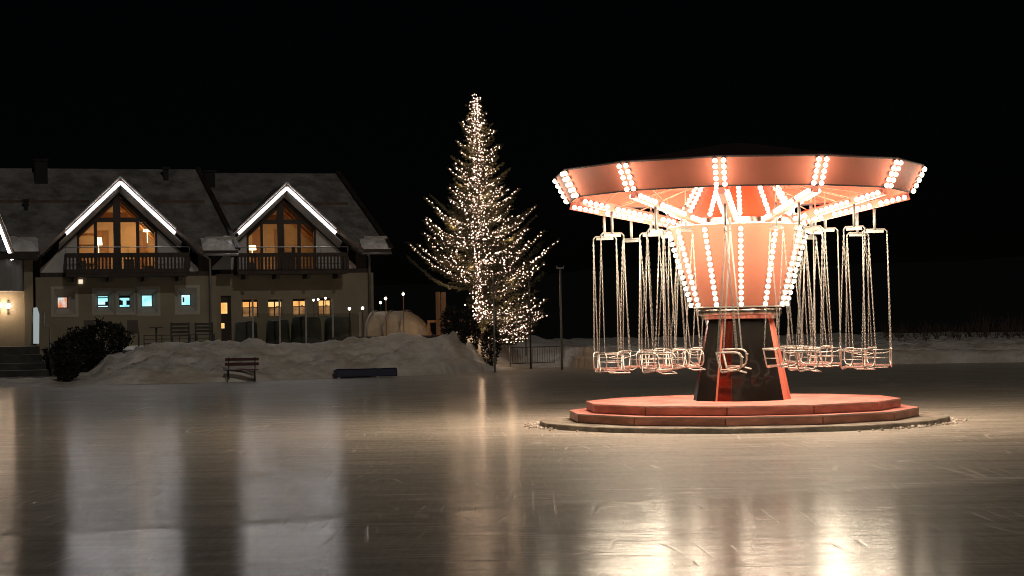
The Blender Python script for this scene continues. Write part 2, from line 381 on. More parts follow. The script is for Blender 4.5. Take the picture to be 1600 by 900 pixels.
# platform steps
for R0, z0, z1, dirt in ((3.01, .08, .235, 0), (2.71, .235, .39, 1)):
    b = MB()
    b.poly([pol(R0 - .03, t, z0 + .012) for t in ring], (0, 0, z1 - z0 - .04), 2)
    b.poly([pol(R0, t, z1 - .024) for t in ring], (0, 0, .024), 0, 1)
    for i in range(12):
        p, q = pol(R0 - .004, ring[i], 0), pol(R0 - .004, ring[(i + 1) % 12], 0); d = (q - p).normalized()
        nrm = Vector((-d.y, d.x, 0)); nrm = nrm if nrm.dot(p) < 0 else -nrm
        p += d * .012; q -= d * .012
        b.poly([p + Vector((0, 0, z0 + .012)), q + Vector((0, 0, z0 + .012)), q + Vector((0, 0, z1 - .026)), p + Vector((0, 0, z1 - .026))], nrm * .02, 2)
    b.build('platform_step', [M_['red_deck'], M_['edge'], M_['riser']], car)

# pedestal : black plates standing proud, polished red metal between them
segs = [(-90, -62, 1), (-62, -30, 0), (-30, -11, 1), (-11, 13, 0), (13, 31, 0), (31, 57, 0), (57, 88, 2), (88, 118, 0), (118, 150, 1), (150, 182, 0), (182, 214, 1), (214, 242, 0), (242, 270, 1)]
for a0, a1, red in segs:
    t0, t1 = R(a0) - VIEW, R(a1) - VIEW; o = -.04 if red else 0
    b = MB(); q = [pol(.86 + o, t0, .39), pol(.86 + o, t1, .39), pol(.585 + o, t1, 1.79), pol(.585 + o, t0, 1.79)]
    b.poly(q, -pol(.12, (t0 + t1) / 2, 0), 0, 1)
    b.build('pedestal_panel', [(M_['lacquer'], M_['red_mirror'], M_['red_panel'])[red], M_['red_panel']], car)
b = MB(); b.lathe([(.62, 1.78), (.66, 1.79), (.66, 1.84), (.70, 1.845), (.73, 1.86), (.73, 1.95), (.70, 1.975), (.68, 1.975)], 48)
b.build('collar', M_['chrome'], car)

# drum (inverted cone) with panels
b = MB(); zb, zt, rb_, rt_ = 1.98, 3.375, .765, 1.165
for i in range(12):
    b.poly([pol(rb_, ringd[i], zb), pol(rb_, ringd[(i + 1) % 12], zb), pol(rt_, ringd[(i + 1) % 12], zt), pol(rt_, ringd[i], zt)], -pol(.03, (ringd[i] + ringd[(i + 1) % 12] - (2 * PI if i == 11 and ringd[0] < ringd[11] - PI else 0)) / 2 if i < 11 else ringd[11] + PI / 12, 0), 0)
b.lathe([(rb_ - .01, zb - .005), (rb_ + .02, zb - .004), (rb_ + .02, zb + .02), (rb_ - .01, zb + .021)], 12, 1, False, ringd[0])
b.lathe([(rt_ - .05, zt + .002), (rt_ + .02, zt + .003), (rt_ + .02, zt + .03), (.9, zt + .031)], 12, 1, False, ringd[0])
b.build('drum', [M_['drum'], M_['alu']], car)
b = MB(); b.lathe([(1.0, 3.41), (1.0, 3.50)], 24, 0, True); b.build('bearing_ring', M_['chrome'], car)
# hub cone
b = MB()
for i in range(12):
    b.poly([pol(.97, ringd[i], 3.50), pol(.97, ringd[(i + 1) % 12], 3.50), pol(.56, ringd[(i + 1) % 12], 4.22), pol(.56, ringd[i], 4.22)], -pol(.03, ringd[i] + PI / 12, 0), 0)
b.build('hub_cone', M_['red_hub'], car)
# canopy
RT_, RB_, ZT, ZB = 3.17, 2.95, 4.32, 3.90
for i in range(12):
    t0, t1 = ring[i], ring[(i + 1) % 12]; tm = t0 + PI / 12
    b = MB(); b.poly([pol(RB_, t0, ZB), pol(RB_, t1, ZB), pol(RT_, t1, ZT), pol(RT_, t0, ZT)], -pol(.03, tm, 0), 0)
    b.build('fascia_panel', M_['red_panel'], car)
b = MB(); b.tube([pol(RT_ - .01, t, ZT + .02) for t in ring], .022, 6, True); b.tube([pol(RB_ - .01, t, ZB - .012) for t in ring], .016, 6, True)
b.build('rim_rail', M_['tarp'], car)
b = MB(); b.lathe([(3.14, 4.335), (2.0, 4.52), (.3, 4.80), (.02, 4.82)], 12, 0, False, ring[0]); b.build('canopy_cover', M_['tarp'], car)
b = MB(); b.lathe([(3.03, 4.20), (1.6, 4.23), (.5, 4.26)], 12, 0, False, ring[0]); b.build('ceiling_panel', M_['ceiling'], car)
# radial beams and tie rods
BE0, BE1 = (2.92, 3.825), (1.16, 3.45)
def beam_pt(r): return BE1[1] + (BE0[1] - BE1[1]) * (r - BE1[0]) / (BE0[0] - BE1[0])
for t in ring:
    b = MB(); b.bar(pol(BE0[0], t, BE0[1]), pol(BE1[0], t, BE1[1]), .10, .13); b.build('radial_beam', M_['ceiling'], car)
    b = MB(); b.tube([pol(2.35, t, beam_pt(2.35)), pol(.62, t + .02, 4.2)], .010, 5)
    b.tube([pol(2.85, t + .03, ZB + .05), pol(1.9, t + PI / 6, 4.2)], .008, 5); b.tube([pol(1.5, t, beam_pt(1.5)), pol(1.5, t, 4.22)], .010, 5)
    b.build('tie_rod', M_['red_panel'], car)
# bulbs : (position) — fascia corners, beams, drum columns, hub strips
bulbs, bdir = [], []
def bulb(p, d): bulbs.append(p); bdir.append(Vector(d).normalized())
for t in ring:
    for s in (-1, 1):
        tm = t + s * PI / 12
        for k in range(5):
            f = .07 + .86 * k / 4
            r, z = RB_ + (RT_ - RB_) * f, ZB + (ZT - ZB) * f
            p = pol(r, t, z); q = pol(r, t + s * PI / 6, z); nn = pol(.886, tm, -.464)
            bulb(p + (q - p).normalized() * .058 + nn * .05, nn)
        side = Vector((math.cos(t), math.sin(t), 0)) * s
        for rr in [2.84 - .098 * k for k in range(5)] + [2.25 - .098 * k for k in range(7)] + [1.43, 1.335, 1.24]:
            bulb(pol(rr, t, beam_pt(rr) - .015) + side * .09, side * .8 + Vector((0, 0, -.6)))
for t in ringd:
    for k in range(14):
        f = .045 + .90 * k / 13; nn = pol(.961, t, -.276)
        bulb(pol(rb_ + (rt_ - rb_) * f, t, zb + (zt - zb) * f) + nn * .045, nn)
    for k in range(8):
        f = .05 + .72 * k / 7; nn = pol(.87, t, .5)
        bulb(pol(.97 + (.56 - .97) * f, t, 3.50 + .72 * f) + nn * .045, nn)
camc = Vector((0 - CX, 0 - DC, 1.7))
def seen(p):
    v = (camc - p); out = Vector((p.x, p.y, 0)).normalized()
    return v.normalized().dot(out)
order = sorted(range(len(bulbs)), key=lambda i: -(seen(bulbs[i]) * 3 - (camc - bulbs[i]).length * .3 + (1.5 if bulbs[i].z < 3.4 or bulbs[i].z > 3.9 and Vector((bulbs[i].x, bulbs[i].y)).length > 2.5 else 0)))
near = set(order[:100])
def dome(b, p, d, n=10):
    q = d.to_track_quat('Z', 'Y'); rings = [[p + q @ Vector((.040 * math.sin(a) * math.cos(2 * PI * j / n), .040 * math.sin(a) * math.sin(2 * PI * j / n), .040 * math.cos(a))) for j in range(n)] for a in (R(25), R(50), R(75), R(100), R(118))]
    b.add([p + d * .040] + [v for rg in rings for v in rg], [(0, 1 + j, 1 + (j + 1) % n) for j in range(n)] + [(1 + i * n + j, 1 + i * n + (j + 1) % n, 1 + (i + 1) * n + (j + 1) % n, 1 + (i + 1) * n + j) for i in range(4) for j in range(n)], 0, True)
    c = rings[-1]; e_ = [p + (v - p) * .95 - d * .034 for v in c]
    b.add(c + e_, [(j, (j + 1) % n, n + (j + 1) % n, n + j) for j in range(n)], 1, True)
SOCK = M_['alu']
one = MB(); dome(one, Vector((0, 0, 0)), Vector((0, 0, 1))); bulb_me = one.mesh('light_bulb', [BULB, SOCK])
rest = MB()
for i, p in enumerate(bulbs):
    if i in near:
        o = bpy.data.objects.new('light_bulb', bulb_me); C.objects.link(o); o.parent = car; o.location = p; o.rotation_euler = bdir[i].to_track_quat('Z', 'Y').to_euler()
    else: dome(rest, p, bdir[i])
o = rest.build('light_bulbs', [BULB, SOCK], car); o['kind'] = 'stuff'

# the light the bulbs throw : added unseen lamps floating near the runs
def lamp(name, p, e, col, r, parent=None):
    l = bpy.data.lights.new(name, 'POINT'); l.energy = e; l.color = col; l.shadow_soft_size = r
    o = bpy.data.objects.new(name, l); C.objects.link(o); o.location = p
    if parent: o.parent = parent
    return o
WARM = (1, .84, .62)
for t in ring:
    lamp('bulb_light', pol(2.35, t + PI / 12, 3.40), 80, WARM, .36, car)
    lamp('bulb_light', pol(1.75, t + PI / 12, 3.30), 38, WARM, .30, car)
    lamp('bulb_light', pol(3.50, t, 3.96), 15, WARM, .12, car)
for t in ringd:
    lamp('bulb_light', pol(1.62, t, 2.62), 13, WARM, .07, car)
for t in ringd[::2]: lamp('bulb_light', pol(1.25, t, 3.85), 4, WARM, .1, car)

# swings
def chain_mesh(x0, y0, z0, x1, y1, z1):
    b = MB(); p, q = Vector((x0, y0, z0)), Vector((x1, y1, z1)); d = q - p; n = int(d.length / .047); d.normalize()
    ref = Vector((1, 0, 0)); u = d.cross(ref).normalized(); w = d.cross(u)
    for i in range(n):
        c = p + (q - p) * ((i + .5) / n); s = (u + w).normalized() if i % 2 else (u - w).normalized()
        pts = [c + d * (.031 * math.cos(a)) + s * (.0095 * math.sin(a)) for a in [2 * PI * k / 8 for k in range(8)]]
        b.tube(pts, .0040, 4, True)
    return b
ZA = -2.42                                       # armrest height below the hanger stub's top
def make_swing():
    t = thing('chain_swing', 'swing', 'swing', (0, 0, 0))
    b = MB(); b.tube([(0, 0, 0), (0, 0, -.40)], .024, 8)
    b.tube([(-.205, 0, -.475), (-.205, 0, -.43), (-.165, 0, -.39), (.165, 0, -.39), (.205, 0, -.43), (.205, 0, -.475)], .0135, 7)
    b.box(-.15, .15, -.012, .012, -.45, -.405)
    b.build('hanger', M_['hanger'], t)
    for sx in (-1, 1):
        for sy in (-1, 1):
            chain_mesh(sx * .205, 0, -.47, sx * .215, sy * .15 - .02, ZA + .02).build('chain', M_['steel'], t)
    for sx in (-1, 1):
        x = sx * .215; b = MB(); pts = [(-.20, 0), (.10, 0), (.155, -.012), (.195, -.05), (.205, -.10), (.205, -.18), (.185, -.245), (.13, -.28), (-.10, -.315), (-.13, -.30), (-.185, -.03)]
        b.tube([(x, y, ZA + z) for y, z in pts], .0115, 7, True); b.build('armrest', M_['seat_steel'], t)
    b = MB(); b.box(-.20, .20, -.14, .15, ZA - .30, ZA - .272); b.build('seat', M_['seat_board'], t)
    b = MB()
    for z, y in ((-.02, -.19), (-.16, -.16)): b.tube([(-.215, y, ZA + z), (.215, y, ZA + z)], .008, 6)
    b.build('back_rail', M_['seat_steel'], t)
    b = MB(); b.tube([(-.215, .19, ZA - .06), (-.1, .23, ZA - .085), (.1, .23, ZA - .085), (.215, .19, ZA - .06)], .007, 6); b.build('lap_bar', M_['seat_steel'], t)
    b = MB(); b.tube([(-.18, .17, ZA - .30), (-.18, .27, ZA - .33), (.18, .27, ZA - .33), (.18, .17, ZA - .30)], .009, 6); b.build('foot_rest', M_['seat_steel'], t)
    return t
proto = make_swing(); proto_kids = list(proto.children)
NAMES_O = ['front', 'front right', 'right front', 'right', 'right rear', 'rear right', 'rear', 'rear left', 'left rear', 'left', 'left front', 'front left']
LBL_OUT = ['outer chain swing nearest the viewer, seen side on before the pedestal',
           'outer swing just right of the pedestal with armrest pointing at the red plate',
           'outer swing on the right side, second in from the right edge',
           'rightmost outer swing with its wide bar at the canopy edge',
           'outer swing behind the rightmost one, on the far right side',
           'outer swing on the far side, seen right of the red pedestal plate',
           'outer swing on the far side hidden by the pedestal',
           'outer swing on the far side, just left of the black pedestal plate',
           'outer swing behind the leftmost one, on the far left side',
           'leftmost outer swing with its square seat frame side by side with snow',
           'outer swing on the left side, second in from the left edge',
           'outer swing at front left, nearest the black pedestal plate']
LBL_IN = ['inner swing hanging close before the drum, behind the nearest outer swing',
          'inner swing at front right, hanging beside the red pedestal plate',
          'inner swing on the right, between the pedestal and second outer swing',
          'inner swing farthest right of the inner ring',
          'inner swing at right rear, behind the farthest right inner one',
          'inner swing on the far side, right behind the drum',
          'inner swing hidden straight behind the drum and pedestal',
          'inner swing on the far side, left behind the drum',
          'inner swing at left rear, behind the farthest left inner one',
          'inner swing farthest left of the inner ring',
          'inner swing on the left, between the pedestal and second outer swing',
          'inner swing at front left, hanging beside the black pedestal plate']
first = True
for rad, lbls, dz in ((2.33, LBL_OUT, 0.0), (1.50, LBL_IN, .02)):
    for i, t in enumerate(ring):
        if first: r_ = proto; first = False
        else:
            r_ = proto.copy(); C.objects.link(r_)
            for ch in proto_kids:
                c = ch.copy(); C.objects.link(c); c.parent = r_
        zs = 3.66 if rad > 2 else 3.70
        r_.location = Vector((CX, DC, 0)) + pol(rad, t, zs)
        r_.rotation_euler = (R(rnd(-.8, .8)), R(rnd(-.5, .5)), t - PI / 2 + PI / 2 * 1 + R(rnd(-5, 5)) - PI / 2)
        # local x = outward radial
        r_.rotation_euler[2] = t - PI / 2 + R(rnd(-6, 6))
        r_['label'] = lbls[i]; r_['group'] = 'chain swings of the carousel'; r_['category'] = 'swing'
# stubs from beam to hanger are part of the carousel
for t in ring:
    b = MB(); b.tube([pol(2.33, t, beam_pt(2.33)), pol(2.33, t, 3.64)], .026, 8); b.tube([pol(1.5, t, beam_pt(1.5)), pol(1.5, t, 3.66)], .026, 8)
    b.build('swing_socket', M_['galv'], car)

# ------------------------------------------------------------------ chalets
PHI = R(16)
A_ = Vector((math.cos(PHI), math.sin(PHI), 0)); NO = Vector((math.sin(PHI), -math.cos(PHI), 0))
HO = at(190, 500, 85.0); HO.z = 0
def U(px, py, w=0.0):                            # pixel -> (along the facade, into the house, height) on the plane w in front of it
    d = ray(px, py); t = ((HO - CAM).dot(NO) + w) / d.dot(NO); p = CAM + d * t - HO
    return Vector((p.dot(A_), -w, p.z))
TZ = 1.30
def wall_holes(b, u0, u1, z0, z1, y, th, holes, mi=0):
    us = sorted({u0, u1, *[h[0] for h in holes], *[h[1] for h in holes]}); zs = sorted({z0, z1, *[h[2] for h in holes], *[h[3] for h in holes]})
    for a, c in zip(us, us[1:]):
        for e, f in zip(zs, zs[1:]):
            mu, mz = (a + c) / 2, (e + f) / 2
            if any(h[0] < mu < h[1] and h[2] < mz < h[3] for h in holes): continue
            for yy in (y, y + th): b.add([(a, yy, e), (c, yy, e), (c, yy, f), (a, yy, f)], [(0, 1, 2, 3)], mi)
    for h in holes:
        p = [(h[0], h[2]), (h[1], h[2]), (h[1], h[3]), (h[0], h[3])]
        for i in range(4):
            q, r = p[i], p[(i + 1) % 4]
            b.add([(q[0], y, q[1]), (r[0], y, r[1]), (r[0], y + th, r[1]), (q[0], y + th, q[1])], [(0, 1, 2, 3)], mi)
def rect(px0, px1, py0, py1, w=0.0):
    a, c = U(px0, py0, w), U(px1, py1, w); m = U((px0 + px1) / 2, py1, w); n = U((px0 + px1) / 2, py0, w)
    return (a.x, c.x, m.z, n.z)

def chalet(name, label, W, P):
    h = thing(name, label, 'house', HO, PHI)
    Y0 = -W                                      # facade plane in local y
    # --- ground floor wall
    g0, g1 = U(P['wall'][0], 480, W).x, U(P['wall'][1], 480, W).x
    zf = U(sum(P['wall'][:2]) / 2, P['floor'], W).z
    holes = [rect(*r, W) for r in P['outer']]
    if P.get('door'): d = list(rect(*P['door'], W)); d[2] = TZ - .3; holes.append(tuple(d))
    b = MB(); wall_holes(b, g0, g1, TZ - .6, zf, Y0, .42, holes)
    b.box(g0 + .01, g1 - .01, Y0 + 3.0, Y0 + 9.5, TZ - .6, zf)           # body behind
    b.box(g0, g0 + .2, Y0 + .42, Y0 + 3, TZ - .6, zf); b.box(g1 - .2, g1, Y0 + .42, Y0 + 3, TZ - .6, zf)
    b.build('wall', M_['plaster'], h)
    b = MB(); b.box(g0 + .2, g1 - .2, Y0 + .02, Y0 + 9, zf + .003, zf + .2); b.build('floor_slab', M_['timber_dark'], h)
    # --- deep windows
    for (o, p, mtl, kind) in zip(P['outer'], P['panes'], P['lit'], P['kind']):
        O, I = rect(*o, W), rect(*p, W + .0)
        b = MB(); dy = .30 if kind != 'flat' else .12
        oc = [(O[0], O[2]), (O[1], O[2]), (O[1], O[3]), (O[0], O[3])]; ic = [(I[0], I[2]), (I[1], I[2]), (I[1], I[3]), (I[0], I[3])]
        for i in range(4):
            q, r, s_, t_ = oc[i], oc[(i + 1) % 4], ic[(i + 1) % 4], ic[i]
            b.add([(q[0], Y0 - .01, q[1]), (r[0], Y0 - .01, r[1]), (s_[0], Y0 + dy, s_[1]), (t_[0], Y0 + dy, t_[1])], [(0, 1, 2, 3)])
        if kind != 'flat':                       # raised plaster band round the recess
            e = .13
            for x0, x1, z0, z1 in ((O[0] - e, O[0], O[2] - e, O[3] + e), (O[1], O[1] + e, O[2] - e, O[3] + e), (O[0], O[1], O[3], O[3] + e), (O[0], O[1], O[2] - e, O[2])):
                b.box(x0, x1, Y0 - .03, Y0 + .02, z0, z1)
        wn = b.build('window', M_['plaster_pale'], h)
        b = MB(); b.add([(ic[i][0], Y0 + dy + .10, ic[i][1]) for i in range(4)], [(0, 1, 2, 3)]); b.build('pane', M_[mtl], wn)
        b = MB(); f = .045
        for x0, x1, z0, z1 in ((I[0] - f, I[0] + .02, I[2] - f, I[3] + f), (I[1] - .02, I[1] + f, I[2] - f, I[3] + f), (I[0], I[1], I[3] - .02, I[3] + f), (I[0], I[1], I[2] - f, I[2] + .02)):
            b.box(x0, x1, Y0 + dy - .01, Y0 + dy + .06, z0, z1)
        du, dzz = I[1] - I[0], I[3] - I[2]
        def dark(a, c, e, g): b.box(I[0] + du * a, I[0] + du * c, Y0 + dy + .06, Y0 + dy + .09, I[2] + dzz * e, I[2] + dzz * g)
        if kind == 'bars': dark(0, 1, .80, .88); dark(.0, 1, .12, .24); dark(.72, 1, .24, .5)
        if kind == 'tee': dark(.0, .35, .2, .6); dark(.68, 1, .2, .6); dark(0, 1, .82, 1); dark(0, .2, .6, .66)
        if kind == 'small': dark(.18, .36, .3, .75)
        if kind == 'flat': dark(.46, .54, 0, 1); dark(0, 1, .86, 1); dark(0, 1, .52, .56)
        b.build('frame', M_['timber_dark'], wn)
        if kind == 'flat':                       # dim lower half: weak glow painted on a sheet before the lit pane
            b = MB(); b.add([(I[0], Y0 + dy + .095, I[2]), (I[1], Y0 + dy + .095, I[2]), (I[1], Y0 + dy + .095, I[2] + dzz * .52), (I[0], Y0 + dy + .095, I[2] + dzz * .52)], [(0, 1, 2, 3)])
            b.box(I[0] + du * .62, I[0] + du * .8, Y0 + dy + .065, Y0 + dy + .085, I[2] + dzz * .1, I[2] + dzz * .62)
            b.build('dim_half', M_['warm_dim'], wn)
    if P.get('door'):
        d = rect(*P['door'], W); b = MB(); b.box(d[0], d[1], Y0 + .15, Y0 + .22, TZ - .3, d[3]); dr = b.build('door', M_['timber_dark'], h)
        b = MB(); cx_ = (d[0] + d[1]) / 2 - .05
        for x0, x1, p0, p1 in ((cx_ - .20, cx_ + .12, 473, 490),): 
            z1, z0 = U(350, p0, W).z, U(350, p1, W).z
            b.box(x0, x1, Y0 + .135, Y0 + .149, z0, z1)
        z1, z0 = U(350, 505, W).z, U(350, 513, W).z; b.box(cx_ - .18, cx_ - .02, Y0 + .135, Y0 + .149, z0, z1)
        b.build('door_glass', M_['warm_lit'], dr)
    # --- gable (dormer) geometry
    WG = W + .9
    ap, le, re = U(*P['apex'], WG), U(*P['ledl'], WG), U(*P['ledr'], WG)
    uc = ap.x; hw = (re.x - le.x) / 2; zl = (le.z + re.z) / 2; slope = (ap.z - zl) / hw
    # main roof: plane through eave and ridge
    We, Wr = W + 1.0, W - 4.6
    eR, rR = U(*P['eave_r'], We), U(*P['ridge_r'], Wr); eL, rL = U(*P['eave_l'], We), U(*P['ridge_l'], Wr)
    ze, zr = (eL.z + eR.z) / 2, (rL.z + rR.z) / 2
    def onroof(z): return We + (z - ze) * (Wr - We) / (zr - ze)          # w at that height
    zap = ap.z + .12
    vb = hw + (zl - ze) / slope + .12 / slope
    front = [(eL.x, -We, ze), (uc - vb, -We, ze), (uc, -onroof(zap), zap), (uc + vb, -We, ze), (eR.x, -We, ze), (rR.x, -Wr, zr), (rL.x, -Wr, zr)]
    b = MB(); b.poly(front, (0, .0, -.26), 0, 1)
    back = 2 * (-Wr) + We
    b.poly([(eL.x, back, ze), (eR.x, back, ze), (rR.x, -Wr, zr), (rL.x, -Wr, zr)], (0, 0, -.26), 0, 1)
    b.poly([(eR.x + .002, -We, ze - .002), (eR.x + .002, back, ze - .002), (rR.x + .002, -Wr, zr - .002)], (0, 0, -.25), 0, 1)
    b.bar((eR.x, -We, ze + .05), (rR.x, -Wr, zr + .05), .22, .16, (0, 0, 1), 1)
    rf = b.build('roof', [ROOF_SNOW, M_['timber_dark']], h)
    b = MB()                                                             # gable roof slopes
    yv = -onroof(zap)
    for s in (-1, 1):
        q = [(uc, -WG, ap.z + .12), (uc + s * hw, -WG, zl + .12), (uc + s * (vb + .12), -WG - .75, ze - .02), (uc + s * vb, -We + .02, ze + .02), (uc, yv, zap)]
        b.poly(q, (0, 0, -.16), 0, 1)
    b.build('gable_roof', [ROOF_SNOW, M_['timber_mid']], h)
    b = MB()                                                             # strip lights under the verge, facing out and down
    for s in (-1, 1):
        p, q = Vector((uc, -WG - .03, ap.z - .10)), Vector((uc + s * hw, -WG - .03, zl - .10))
        sd = MB(); sd.bar(p, q, .05, P['ledw'], (0, 0, 1)); o = sd.build('strip_light', LED, h)
        al = bpy.data.lights.new('strip_glow', 'AREA'); al.shape = 'RECTANGLE'; al.size = (q - p).length; al.size_y = .12; al.energy = 48; al.color = (1, .975, .97)
        ao = bpy.data.objects.new('strip_glow', al); C.objects.link(ao); ao.parent = h
        dx_ = (q - p).normalized(); dz_ = Vector((0, 1, .25)); dz_ = (dz_ - dx_ * dz_.dot(dx_)).normalized(); dy_ = dz_.cross(dx_)
        mm = Matrix((dx_, dy_, dz_)).transposed().to_4x4(); mm.translation = (p + q) / 2 + Vector((0, -.06, 0)); ao.matrix_local = mm
        # soffit board behind the strip
        b.poly([(uc, -WG, ap.z - .06), (uc + s * hw, -WG, zl - .06), (uc + s * hw, -WG, zl - .22), (uc, -WG, ap.z - .22)], (0, .05, 0), 0)
        b.poly([(uc, -WG + .06, ap.z - .20), (uc + s * (hw + .3), -WG + .06, zl - .20 - .3 * slope), (uc + s * (hw + .3), Y0 - .12, zl - .46 - .3 * slope), (uc, Y0 - .12, ap.z - .46)], (0, 0, -.03), 0)
    b.build('verge_board', M_['gable_wall'], h)
    # snow edge along the gable verge
    b = MB()
    for s in (-1, 1):
        n = 30; pts = []; rr = []
        for i in range(n + 1):
            f = i / n; pts.append((uc + s * hw * f * 1.02, -WG - .02 + .02 * fbm(f * 9, s), ap.z + .14 + (zl - ap.z) * f * 1.02 + .02 * fbm(f * 14, s * 3))); rr.append(.045 + .02 * fbm(f * 11, 5 + s))
        b.tube(pts, rr, 6)
    b.build('verge_snow', SNOW_LUMP, h)
    # gable wall with glazing : a triangle with openings, built in pieces
    zb_ = zf + .2; T = lambda u: ap.z - .56 - slope * abs(u - uc)        # underside of the slopes
    gl, gr = U(P['glaze'][0], 380, W).x, U(P['glaze'][1], 380, W).x
    pc0, pc1 = U(P['post'][0], 350, W).x, U(P['post'][1], 350, W).x
    tz = U(P['post'][0], P['beam'], W).z
    hb = hw + .35
    for a, c in ((uc - hb - .75, gl), (gr, uc + hb + .75)):
        za, zc = max(T(a), zb_), max(T(c), zb_)
        pts = [(a, Y0, zb_), (c, Y0, zb_), (c, Y0, zc), (a, Y0, za)]
        b = MB(); b.poly([p for i, p in enumerate(pts) if i == 0 or (Vector(p) - Vector(pts[i - 1])).length > 1e-4], (0, .2, 0)); b.build('gable_wall', M_['gable_wall'], h)
    b = MB(); th = .16
    b.box(pc0, pc1, Y0 - .10, Y0 + .14, zb_ + .003, T(uc) - .02)                            # king post
    for m0, m1 in P['mull']:
        a, c = U(m0, 380, W).x, U(m1, 380, W).x; b.box(a, c, Y0 - .02, Y0 + .12, zb_ + .003, tz)
    for a, c in ((gl - .05, pc0 - .002), (pc1 + .002, gr + .05)): b.box(a, c, Y0 - .05, Y0 + .13, tz + .002, tz + .20)   # tie beam
    for s, e in ((-1, gl), (1, gr)):
        b.box(e - .05, e + .05, Y0 - .03, Y0 + .115, zb_ + .003, min(tz, T(e)) - .02)
        uu = e; b.bar((uc + s * .12, Y0 + .04, T(uc + s * .12) - .08), (uu, Y0 + .04, T(uu) - .08), .12, .16)
    b.build('window_frame', M_['timber_dark'], h)
    b = MB(); pts = [(gl, Y0 + .06, zb_), (gr, Y0 + .06, zb_), (gr, Y0 + .06, T(gr)), (uc, Y0 + .06, T(uc)), (gl, Y0 + .06, T(gl))]
    b.add(pts, [(0, 1, 2, 3, 4)]); b.build('gable_glass', M_['pane'], h)
    # the lit room
    b = MB(); D = 3.2; ra, rb2 = gl - .5, gr + .5
    b.add([(ra, Y0 + D, zb_), (rb2, Y0 + D, zb_), (rb2, Y0 + D, T(rb2)), (uc, Y0 + D, T(uc)), (ra, Y0 + D, T(ra))], [(0, 1, 2, 3, 4)])
    for e in (ra, rb2): b.add([(e, Y0 + .21, zb_), (e, Y0 + D, zb_), (e, Y0 + D, T(e)), (e, Y0 + .21, T(e))], [(0, 1, 2, 3)])
    b.build('room_wall', M_['room_wall'], h)
    b = MB()
    for s in (-1, 1): b.add([(uc, Y0 + .22, T(uc) - .04), (uc, Y0 + D, T(uc) - .04), (uc + s * hb, Y0 + D, T(uc + hb) - .04), (uc + s * hb, Y0 + .22, T(uc + hb) - .04)], [(0, 1, 2, 3)])
    for k in range(3):
        for s in (-1, 1): b.bar((uc, Y0 + .7 + k, T(uc) - .14), (uc + s * hb, Y0 + .7 + k, T(uc + hb) - .14), .12, .18)
    b.build('room_ceiling', M_['timber_warm'], h)
    b = MB(); b.box(uc - hb, uc + hb, Y0 + 2.0, Y0 + 2.2, tz + .3, tz + .55, 0)
    for a, c, hgt in P['doors']: b.box(U(a, 380, W).x, U(c, 380, W).x, Y0 + D - .06, Y0 + D - .01, zb_, zb_ + hgt, 0)
    for k in range(P['shelves']): b.box(gl + .1, gl + .95, Y0 + D - .3, Y0 + D - .02, zb_ + .5 + .42 * k, zb_ + .54 + .42 * k, 0)
    b.build('room_joinery', M_['room_door'], h)
    b = MB()
    for a, c, hgt in P['furn']: b.box(U(a, 385, W).x, U(c, 385, W).x, Y0 + .8, Y0 + 1.4, zb_, zb_ + hgt)
    b.build('room_furniture', M_['furniture'], h)
    for (a, py, r_, hgt) in P['lamps']:
        p = U(a, py, W); p.y = Y0 + 1.2
        b = MB(); b.lathe([(r_ * .8, hgt), (r_, 0)], 16); b.lathe([(.02, 0), (.02, -.5)], 6); lo = b.build('lamp_shade', SHADE, h, p)
    for (a, py, e) in P['light']:
        p = U(a, py, W); ld = bpy.data.lights.new('room_light', 'POINT'); ld.energy = e; ld.color = (1, .62, .30); ld.shadow_soft_size = .12
        lo = bpy.data.objects.new('room_light', ld); C.objects.link(lo); lo.parent = h; lo.location = (p.x, Y0 + 1.9, p.z)
    # --- upper side walls beside the gable
    b = MB(); b.box(g0 + .3, uc - hb - .76, Y0 + .1, Y0 + .3, zf + .2, ze - .1); b.box(uc + hb + .76, g1 - .3, Y0 + .1, Y0 + .3, zf + .2, ze - .1)
    b.box(g0 + .3, g1 - .3, Y0 + 3.4, Y0 + 8.5, zf + .2, ze - .1)
    b.build('upper_wall', M_['timber_dark'], h)
    # --- balcony
    WB = W + 1.35
    c0, c1 = U(P['balc'][0], 410, WB).x, U(P['balc'][1], 410, WB).x
    yb = -WB; pmx = sum(P['balc'][:2]) / 2
    zt1, zt0 = U(pmx, P['bal_y'][0], WB).z, U(pmx, P['bal_y'][1], WB).z   # cut-out board zone
    zrl, zbt, zpipe = U(pmx, P['bal_y'][2], WB).z, U(pmx, P['bal_y'][3], WB).z, U(pmx, P['bal_y'][4], WB).z
    b = MB(); b.box(c0, c1, yb, Y0 - .02, zbt, zbt + .16)
    for k in range(4):
        u = c0 + .4 + (c1 - c0 - .8) * k / 3; b.box(u - .08, u + .08, yb + .05, Y0 - .02, zbt - .2, zbt - .002)
    bal = b.build('balcony', M_['timber_dark'], h)
    b = MB(); b.box(c0, c1, yb - .03, yb + .07, zt1, zrl); b.box(c0, c1, yb - .02, yb + .05, zbt + .162, zt0)
    for xx in (c0, c1 - .06): b.box(xx, xx + .06, yb + .072, Y0 - .03, zbt + .163, zrl)
    n = P['nb']; pitch = (c1 - c0) / n; Hh = zt1 - zt0
    prof = [(0, .34), (.10, .30), (.22, .36), (.34, .26), (.50, .33), (.62, .26), (.72, .36), (.86, .28), (1, .36)]
